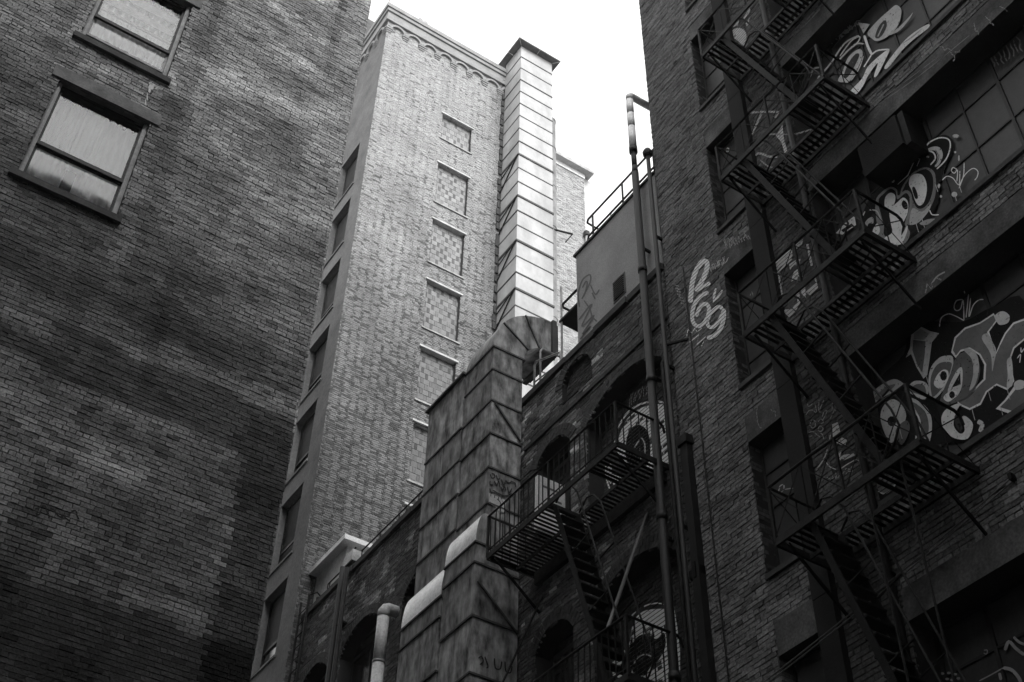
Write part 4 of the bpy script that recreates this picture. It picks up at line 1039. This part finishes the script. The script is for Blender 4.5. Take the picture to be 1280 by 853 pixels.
# --- long piece on the lowest bay
g_ = Spray(onx(XW), (1060,340,3.877), FB, False, .022, 'large grey and white wildstyle piece across the lowest windows')
g_.fill(.011, [(60,700),(150,520),(270,400),(300,270),(420,240),(560,240),(700,170),(860,150),(860,690),(720,740),(640,800),(470,830),(300,850),(120,800)])
g_.fill(.5, [(306,302),(352,264),(398,288),(442,298),(406,342),(396,420),(384,500),(366,518),(332,462),(306,398),(280,416),(300,370)], False)
g_.fill(.11, [(316,330),(376,336),(372,400),(360,490),(336,452),(312,380)], False); g_.fill(.3, [(320,300),(352,276),(392,300),(370,330),(318,326)], False)
g_.fill(LT, [(500,390),(516,318),(566,270),(640,244),(706,200),(724,236),(684,290),(702,350),(716,395),(740,336),(760,296),(800,246),(860,224),(860,326),(806,372),(786,430),(806,530),(772,574),(720,550),(674,584),(644,644),(590,670),(536,645),(515,600),(600,576),(656,520),(660,450),(636,404),(590,374),(545,388),(522,418)], False)
g_.fill(.16, [(508,380),(524,322),(570,278),(640,252),(706,210),(716,236),(674,292),(690,350),(712,410),(746,340),(766,300),(804,254),(860,234),(860,316),(800,366),(778,430),(796,526),(768,562),(720,541),(668,578),(640,634),(590,660),(540,638),(524,604),(606,582),(666,522),(670,448),(642,398),(590,366),(545,378),(524,405)], False)
g_.fill(.5, [(648,322),(676,298),(700,340),(718,382),(708,440),(698,482),(692,400)]); g_.fill(.55, [(770,430),(792,420),(800,500),(796,550),(770,560),(774,500)])
g_.fill(.6, [(712,212),(748,190),(782,212),(776,246),(738,258),(720,240)])
g_.fill(.55, [(390,520),(404,460),(440,418),(476,406),(508,414),(506,480),(474,556),(420,616),(396,600)]); g_.fill(.13, [(400,520),(420,466),(450,440),(500,440),(496,480),(466,550),(418,604),(404,590)])
g_.fill(LT, [(416,545),(432,500),(462,474),(486,484),(482,528),(448,566)]); g_.dot(DK, 463, 504, 17, 24)
g_.fill(.13, [(494,500),(520,420),(560,390),(612,398),(640,460),(630,530),(598,590),(540,626),(478,644),(446,622)])
g_.fill(.6, [(484,570),(524,484),(550,462),(556,500),(550,560),(528,602),(496,614)]); g_.fill(DK, [(502,562),(544,488),(546,546)], False)
g_.fill(LT, [(462,610),(490,580),(526,580),(520,606),(486,630)]); g_.dot(DK, 504, 596, 14, 18)
g_.fill(.5, [(560,378),(596,374),(628,410),(634,480),(616,546),(588,574),(606,500),(600,424)])
g_.fill(.38, [(84,668),(104,604),(150,556),(222,520),(272,546),(256,572),(180,602),(124,652)]); g_.fill(.14, [(130,610),(180,560),(230,545),(200,580),(150,620)])
g_.fill(.5, [(166,660),(212,618),(256,640),(282,700),(244,786),(204,828),(160,730)]); g_.dot(DK, 212, 724, 22, 25); g_.fill(.12, [(230,770),(280,720),(300,760),(260,840)])
g_.fill(.55, [(286,570),(320,530),(372,534),(392,570),(372,618),(322,600)]); g_.fill(.14, [(300,574),(330,545),(370,552),(376,600),(330,590)])
g_.fill(.5, [(296,612),(372,648),(404,706),(404,786),(384,836),(326,808),(346,730)]); g_.fill(.12, [(310,632),(366,668),(388,716),(388,780),(350,812),(352,720)])
g_.stroke(LT, [(312,672),(346,712),(348,800)], 7)
g_.fill(.6, [(452,710),(478,664),(544,636),(524,680),(512,744),(542,784),(566,766),(552,706),(574,702),(606,742),(580,808),(516,806),(468,768)]); g_.fill(.05, [(516,700),(548,690),(552,770),(526,752)])
g_.fill(LT, [(716,664),(760,620),(804,556),(860,536),(860,646),(800,694)], False); g_.fill(.13, [(736,656),(770,622),(812,570),(860,552),(860,636),(800,676)], False); g_.fill(.6, [(804,542),(828,524),(860,534),(852,562),(814,572)])
g_.stroke(.5, [(628,724),(650,740),(640,776)], 22)
for (x, y, l_) in ((600,660,60),(680,575,50),(770,560,60),(380,505,40),(470,410,30),(250,760,50),(740,655,40)): g_.stroke(.45, [(x,y),(x+l_*.12,y+l_*.5),(x+l_*.26,y+l_)], 3)
g_.stroke(LT, [(443,266),(452,224),(486,204),(520,214),(562,236)], 5); g_.stroke(LT, [(556,134),(526,140),(514,172),(526,188),(546,178),(558,138),(562,234)], 5)
g_.stroke(LT, [(584,108),(578,170),(572,222)], 5); g_.stroke(LT, [(562,88),(566,104)], 5); g_.stroke(LT, [(594,128),(586,218),(606,164),(632,138),(656,134)], 5); g_.stroke(LT, [(832,440),(836,400),(820,420)], 5); g_.stroke(LT, [(838,366),(840,390),(853,372)], 5)
g_.done()
g_ = Spray(onx(XA), (1060,340,3.877), rwall, True, .006); g_.stroke(.34, [(375,104),(384,58),(404,84),(412,60)], 8, False); g_.stroke(.34, [(400,66),(430,24),(470,0)], 7); g_.stroke(.3, [(430,30),(452,40)], 7); g_.done()
# --- lettering on the bay under the second spandrel
g_ = Spray(onx(XW), (1010,0,4.267), FB, False, .022, 'sketchy white outlined lettering on the upper windows')
g_.fill(.6, [(408,358),(450,296),(520,212),(588,158),(642,130),(640,152),(560,214),(500,272),(428,362)]); g_.fill(.3, [(500,235),(560,190),(610,152),(560,200)])
g_.fill(LT, [(222,492),(288,420),(320,356),(398,284),(434,266),(420,304),(370,402),(352,404),(372,336),(322,402),(296,456),(256,504)])
g_.fill(.48, [(318,176),(370,112),(430,58),(470,28),(498,58),(482,132),(430,192),(372,220),(340,206)]); g_.fill(.06, [(358,196),(378,140),(412,108),(420,140),(398,186),(374,206)]); g_.stroke(.4, [(372,196),(394,150),(404,130)], 7)
g_.fill(.45, [(266,120),(330,130),(296,180)], False)
g_.stroke(.5, [(10,412),(30,370),(60,360)], 9); g_.stroke(.5, [(50,420),(120,340),(196,232),(272,190)], 8); g_.stroke(.5, [(160,326),(248,240),(300,236)], 8); g_.stroke(.55, [(170,300),(230,220),(276,196),(262,230),(200,280)], 7)
g_.fill(.5, [(160,430),(186,380),(212,310),(266,264),(292,282),(272,350),(222,434),(190,440)]); g_.fill(.05, [(190,410),(214,340),(252,290),(274,292),(256,340),(214,410)])
g_.stroke(.5, [(296,300),(270,370),(230,430)], 6)
g_.stroke(LT, [(300,190),(320,250),(340,292)], 14); g_.stroke(LT, [(340,292),(372,270),(434,264)], 8); g_.stroke(LT, [(340,290),(316,330),(298,358)], 7)
g_.fill(.4, [(420,190),(480,150),(540,90),(560,66),(536,110),(480,170)])
for k in range(12): g_.scribble(.26, 100+k*14, 236-k*9, 112+k*15, 214-k*9, 6, 14, 5, 100+k)
for k in range(8): g_.scribble(.14, 975+k*20, 310-k*16, 1000+k*20, 360-k*12, 4, 8, 7, 130+k)
g_.done()
# --- tags on the brick between riser and bays
g_ = Spray(onx(XA), (900,300,8.0), rwall, True, .006, 'slashed white letters sprayed on the narrow pier')
g_.fill(.5, [(552,228),(660,130),(720,84),(724,160),(690,210),(600,270),(570,316)], False); g_.fill(.5, [(730,70),(830,-10),(822,40),(760,100)], False)
g_.fill(.5, [(690,244),(760,200),(806,190),(790,260),(742,250),(700,300)], False); g_.fill(.55, [(708,420),(740,320),(800,276),(818,350),(828,380),(776,366),(776,420),(742,400)], False)
g_.fill(.5, [(862,44),(884,40),(930,260),(906,262)], False); g_.fill(.5, [(580,350),(596,360),(628,540),(606,556)], False); g_.stroke(.5, [(572,340),(650,252),(720,190)], 16)
g_.fill(.5, [(800,490),(850,452),(860,580),(820,545)], False); g_.fill(.5, [(858,520),(960,430),(934,372),(956,362),(980,480),(898,556)], False)
g_.fill(.5, [(752,520),(790,514),(806,620),(760,706),(726,680),(776,620)], False); g_.fill(.42, [(620,700),(720,690),(750,720),(690,776)], False)
g_.stroke(.42, [(414,358),(444,340),(462,350)], 9, False); g_.stroke(.42, [(420,350),(430,410)], 9); g_.stroke(.42, [(436,352),(452,388)], 7)
g_.stroke(.42, [(430,456),(476,436),(490,486)], 9, False); g_.stroke(.42, [(436,450),(444,536)], 9); g_.stroke(.3, [(300,560),(320,520),(330,560)], 7)
g_.done()
g_ = Spray(onx(XA), (780,120,5.0), rwall, True, .006)
g_.stroke(.42, [(800,240),(850,130),(860,110)], 12); g_.stroke(.45, [(780,106),(870,100),(970,100)], 12); g_.fill(.4, [(930,130),(972,104),(950,140)], False)
g_.fill(.5, [(950,250),(990,180),(1000,270),(1020,340),(1004,360),(984,290)], False); g_.stroke(.3, [(880,250),(920,240),(1060,240),(1170,210)], 10); g_.stroke(.4, [(820,370),(850,360),(910,380),(960,380)], 14); g_.stroke(.3, [(850,400),(900,440),(940,450)], 9)
g_.stroke(.5, [(640,340),(650,326),(656,344),(640,348)], 6); g_.stroke(.5, [(722,300),(736,284),(752,300)], 8, False); g_.stroke(.5, [(712,200),(706,240)], 8)
g_.done()
g_ = Spray(onx(XA), (860,0,10.0), rwall, True, .006)
g_.fill(.45, [(530,440),(570,370),(640,350),(700,380),(730,440),(720,540),(690,570),(620,510)]); g_.fill(.45, [(690,230),(770,100),(780,140),(705,240)], False); g_.fill(.42, [(720,290),(770,220),(760,290),(735,340)], False); g_.fill(.4, [(560,340),(640,250),(620,320)], False)
g_.done()
g_ = Spray(onx(XA), (1000,500,8.0), rwall, True, .006, 'pale tangle of tags and slashed letters on the lower pier')
for pts in ([(60,150),(90,108),(130,104),(165,130),(150,40)],[(80,40),(76,62),(100,60),(124,36)],[(190,0),(185,120)],[(240,0),(200,90),(200,130)],[(220,180),(240,120),(270,110),(260,140),(230,200)],[(330,20),(320,70),(345,100),(385,120)],[(300,190),(330,130),(350,90)],
            [(100,240),(120,200),(150,215),(150,270),(120,280),(96,250)],[(180,220),(210,190),(235,225),(200,240)],[(180,290),(200,260),(230,290),(205,316),(176,300)],[(240,400),(225,350),(200,330)],[(80,330),(130,318),(170,350),(200,370)],[(90,372),(125,358)]): g_.stroke(.30, pts, 9)
g_.fill(.5, [(320,246),(378,222),(400,310),(414,350),(360,400),(330,380)], False); g_.fill(.5, [(362,428),(420,376),(470,402),(452,462),(400,446)], False); g_.fill(.5, [(366,540),(420,500),(400,560),(436,550),(540,536),(548,556),(440,606),(420,584),(404,606),(376,590)], False)
g_.stroke(.4, [(276,490),(252,560),(226,610),(160,706)], 12); g_.stroke(.5, [(404,692),(480,640),(560,600),(590,612)], 9); g_.stroke(.5, [(262,626),(300,670),(370,700)], 9); g_.stroke(.42, [(290,430),(305,340)], 9)
for k in range(7): g_.scribble(.33, 280+k*36, 830-k*18, 290+k*40, 760-k*16, 5, 16, 7, 200+k)
g_.stroke(.3, [(790,770),(820,752),(860,754)], 8); g_.done()
g_ = Spray(onx(XA), (940,480,5.0), rwall, True, .006)
g_.stroke(.4, [(268,460),(290,454),(300,470)], 8, False); g_.stroke(.4, [(278,456),(288,494)], 8); g_.stroke(.4, [(286,540),(310,536)], 8); g_.stroke(.4, [(165,680),(175,640),(198,632),(196,660),(172,684)], 7); g_.stroke(.3, [(205,660),(262,650)], 6)
g_.scribble(.2, 30, 130, 50, 280, 8, 14, 6, 301); g_.scribble(.22, 150, 20, 200, 130, 7, 12, 6, 302); g_.scribble(.2, 125, 150, 150, 200, 5, 8, 5, 303)
g_.fill(.12, [(780,610),(830,570),(910,600),(850,680),(800,680)]); g_.stroke(.4, [(788,672),(830,686),(880,650),(906,606)], 9); g_.done()
# streaks and runs on the spandrels
g_ = Spray(onx(XA), (1010,0,4.267), rwall, True, .006)
for (a, b, c, d, s_) in ((760,280,780,320,1),(880,130,905,185,2),(950,90,985,130,3),(1030,40,1060,60,4),(790,270,815,280,5),(700,250,760,270,6)): g_.scribble(.24, a, b, c, d, 6, 9, 5, 400+s_)
g_.stroke(.2, [(370,560),(600,400),(860,190)], 4); g_.stroke(.2, [(380,540),(700,300)], 3); g_.done()
# --- bricked-up arches with a white painted face
for fr, par in (((0,0,1.0), AR[0]),):
    g_ = Spray(onx(XA+.32), fr, par, True, .004, 'white painted dome with black blot on the bricked-up arch')
    g_.fill(.85, [(771,560),(776,540),(784,524),(798,512),(816,506),(834,508),(842,530),(842,590),(820,588),(800,580),(784,582),(774,575)])
    g_.stroke(.85, [(768,556),(773,536),(782,519),(797,507),(816,502),(834,504)], 2.2); g_.fill(DK, [(782,562),(784,545),(792,533),(802,532),(810,541),(813,560),(810,580),(796,584),(784,578)])
    g_.stroke(.5, [(793,560),(798,552),(802,548),(806,556),(806,572)], 1.6); g_.stroke(.5, [(800,560),(801,575)], 1.2); g_.fill(.5, [(758,588),(764,580),(764,604),(760,600)]); g_.fill(.55, [(763,592),(776,597),(767,608)], False); g_.stroke(.6, [(757,583),(758,598),(762,611)], 2)
    for k in range(9): g_.scribble(.3, 786+k*3, 508-k*2, 788+k*3, 492-k*1.5, 4, 1.5, .9, 500+k)
    g_.done()
g_ = Spray(onx(XA+.32), (620,683,5.0), AR[5], True, .004, 'white painted dome with black blot on the lower bricked-up arch')
g_.fill(.85, [(835,600),(850,500),(880,440),(940,400),(1060,392),(1120,420),(1120,860),(700,860),(720,740),(770,690)])
g_.stroke(.85, [(838,450),(880,402),(940,370),(1010,356),(1100,372)], 9); g_.fill(DK, [(850,640),(880,570),(940,548),(1000,580),(1050,540),(1060,620),(1030,690),(980,760),(940,800),(860,800)])
g_.stroke(.6, [(862,738),(888,694),(930,676),(972,690),(988,716),(968,760),(948,790)], 9); g_.fill(DK, [(790,720),(830,640),(850,560),(858,700),(840,800),(790,800)]); g_.done()
# --- faded scrawl on the stucco, dark tags on the duct
g_ = Spray(onx(XA+.02), (680,280,5.0), PH, False, .004, 'faded dark scrawl on the stucco')
for pts in ([(222,520),(214,440),(240,352),(286,318),(290,360),(262,420),(236,470)],[(240,400),(262,360),(270,380),(250,450)],[(290,380),(320,440),(346,410)],[(300,430),(320,470)],[(216,600),(300,500),(236,640),(314,570),(240,690),(292,640),(226,720)],[(250,480),(290,540),(300,610)],[(310,590),(330,610)]): g_.stroke(.13, pts, 9)
g_.done()
g_ = Spray(ony(14.9), (580,560,10.67), D1, False, .012, 'dark marker tags on the duct')
for pts in ([(350,350),(370,400),(410,390),(400,350),(370,345)],[(430,360),(450,420),(480,400)],[(350,440),(350,490),(390,490)],[(400,440),(440,500),(460,440),(480,520)],[(500,420),(530,500),(560,430)],[(560,440),(600,470),(640,440)],[(345,540),(360,590),(420,600)],[(380,560),(480,620),(560,640),(640,610)],[(580,520),(600,600),(640,540)],[(490,520),(520,560),(540,520),(560,570)],[(640,450),(680,470),(690,520)]): g_.stroke(.03, pts, 15)
g_.fill(.45, [(335,745),(336,600),(360,606),(410,640),(470,660),(540,690),(560,740),(540,860),(470,860),(430,790)], False)
for pts in ([(360,600),(358,650)],[(410,630),(408,670)],[(460,650),(462,690)],[(440,680),(480,720),(490,760)],[(500,660),(505,690)]): g_.stroke(.04, pts, 12)
g_.done()
g_ = Spray(ony(14.9), (480,683,5.0), D1, False, .012)
for pts in ([(590,700),(610,690),(620,720),(600,740)],[(630,690),(650,750),(640,760)],[(690,700),(696,760),(726,766),(736,720)],[(756,720),(762,780),(790,790),(800,750)]): g_.stroke(.03, pts, 9)
g_.done()

g_ = Spray(onx(XW), (1024,683,5.0), FB, False, .022, 'pale scrawl and a painted lamp tube on the bottom windows')
for pts, w_ in (([(1160,650),(1186,596),(1230,640),(1282,680)],20),([(1215,566),(1250,600),(1290,616)],16),([(1000,842),(1080,800),(1150,760)],8),([(1150,760),(1200,772),(1240,812),(1262,852)],22),([(1126,792),(1136,836)],18),([(1030,650),(1050,650),(1046,674),(1028,668)],6),([(990,346),(1080,288),(1168,238)],16)): g_.stroke(.3, pts, w_)  # last stroke is a lamp tube, drawn flat among the scrawl
for (x, y) in ((745,800),(770,796),(810,792),(850,800),(870,826),(800,830),(830,836)): g_.dot(.3, x, y, 12, 8)
g_.done()
g_ = Spray(ony(YL), (0,320,1.6), lwall, True, .006, 'faint dark scrawl on the cleaner brick panel')
for k, (x, y) in enumerate(((70,505),(90,510),(110,515),(130,522),(150,515))): g_.scribble(.03, x-8, y-8, x+8, y+10, 5, 8, 3, 600+k)
g_.done()

# ================================================================== pipes at the corner between the two buildings
P1 = thing('stack_pipe', 'thick dark stack pipe with a pale elbowed top at the building corner', 'pipe', (9.62, 11.08, 0))
MB().tube([(9.62,11.08,0),(9.62,11.08,20.05)], .066, 16).build('pipe', M_PIPE_D, P1, smooth=True)
MB().tube([(9.62,11.08,20.05),(9.62,11.08,20.25)], [.066,.05], 16).build('reducer', M_PIPE_D, P1, smooth=True)
MB().tube([(9.62,11.08,20.22),(9.62,11.08,20.72)], .05, 14).build('neck', M_PIPE_D, P1, smooth=True)
MB().tube([(9.62,11.08,20.66),(9.62,11.08,20.82)], .08, 14).build('collar', M_PIPE_D, P1, smooth=True)
z = 20.82
for h in (.62, .42, .45): MB().tube([(9.62,11.08,z+.006),(9.62,11.08,z+h-.006)], .072, 16).build('pale_section', M_PIPE_L, P1, smooth=True); z += h
MB().tube([(9.62,11.08,z),(9.62,11.08,z+.12),(9.645,11.08,z+.165),(9.70,11.08,z+.18),(9.9,11.08,z+.18),(11.2,11.05,z+.18)], .072, 16).build('pale_elbow', M_PIPE_L, P1, smooth=True)
for z in (9, 12, 15, 18): bx('clip', M_STEEL, P1, 9.62, 9.82, 11.06, 11.10, z, z+.05)
for z in (7.2, 9.8, 12.3, 14.9, 17.4): MB().tube([(9.62,11.08,z),(9.62,11.08,z+.12)], .08, 14).build('coupling', M_PIPE_D, P1, smooth=True)
P2 = thing('conduit_pipe', 'slim dark conduit with a knob at its head beside the stack pipe', 'pipe', (9.66, 10.74, 0))
MB().tube([(9.66,10.74,0),(9.66,10.74,20.2)], .038, 12).build('pipe', M_PIPE_D, P2, smooth=True)
lathe([(.03,20.2),(.085,20.24),(.095,20.32),(.06,20.4)], 9.66, 10.74, 12).build('head', M_PIPE_D, P2, smooth=True)
for z in (9, 12, 15, 18): bx('clip', M_STEEL, P2, 9.66, 9.82, 10.72, 10.76, z, z+.05)
P3 = thing('square_downpipe', 'square grey downpipe with a hopper head on the brick pier', 'pipe', (9.72, 10.5, 0))
MB().box(9.68, 9.79, 10.50, 10.64, 0, 13.35).build('pipe', M_PIPE_D, P3); MB().box(9.65, 9.795, 10.47, 10.67, 13.352, 13.5).build('hopper', M_STEEL2, P3)
P4 = thing('cable_conduit', 'grey conduit clipped between the stack pipe and the square downpipe', 'pipe', (9.7, 10.9, 0))
MB().tube([(9.72,10.90,0),(9.72,10.90,15.2),(9.78,10.90,15.35)], .04, 10).build('pipe', M_STEEL2, P4, smooth=True)
SA = thing('service_arm', 'short black service arm on the brick pier', 'bracket', (9.7, 10.3, 15.2))
MB().bar((9.8,10.35,15.35),(9.66,10.74,15.45), .035, .035).build('arm', M_STEEL, SA)
BC = thing('pipe_bracket', 'black junction bracket low on the brick pier', 'bracket', (9.7, 10.6, 11.2))
MB().box(9.70, 9.80, 10.5, 10.72, 11.15, 11.28).box(9.66, 9.70, 10.55, 10.6, 11.1, 11.34).build('junction_box', M_STEEL, BC)
# cable slung across in front of the fire escape
a_ = pX(1268, 600, 9.79); b_ = pX(780, 985, 9.3); cpts = []
for i in range(25):
    f = i/24; p = a_*(1-f)+b_*f; p[2] -= .10*4*f*(1-f); cpts.append(p)
CA = thing('slung_cable', 'pair of pale cables slung across below the lowest fire escape balcony', 'cable', tuple(a_))
for d in (0, .045): MB().tube([p+np.array([0,0,d]) for p in cpts], .008, 6).build('cable', M_LOUV, CA)
bx('anchor', M_STEEL, CA, 9.72, 9.81, a_[1]-.02, a_[1]+.02, a_[2]-.02, a_[2]+.06)
# brick wall cables: vertical conduit in front of the pier
V1 = thing('wall_conduit', 'thin black conduit running down the brick pier past the painted numerals', 'conduit', (9.78, 10.3, 6))
q = [pX(849, 330, 9.785), pX(857, 395, 9.785), pX(872, 540, 9.785), pX(884, 650, 9.785), pX(893, 730, 9.785)]
MB().tube([(9.785, 10.28, 16.9)]+[(9.785, 10.28, zz) for zz in (14, 12, 10, 8, 5.2)], .012, 6).build('conduit', M_PIPE_D, V1)

# ================================================================== damp bright air: far brick fades towards the white sky
hz = MB().box(-124, 124, -124, 124, -1, 63)
hm = bpy.data.materials.new('haze'); hm.use_nodes = True; hn = hm.node_tree; hn.nodes.clear()
ho = hn.nodes.new('ShaderNodeOutputMaterial'); hv = hn.nodes.new('ShaderNodeVolumePrincipled')
hv.inputs['Color'].default_value = (.95, .95, .95, 1); hv.inputs['Density'].default_value = HAZE; hv.inputs['Anisotropy'].default_value = .3
hn.links.new(hv.outputs[0], ho.inputs['Volume'])
tag(hz.build('haze', hm), kind='stuff')
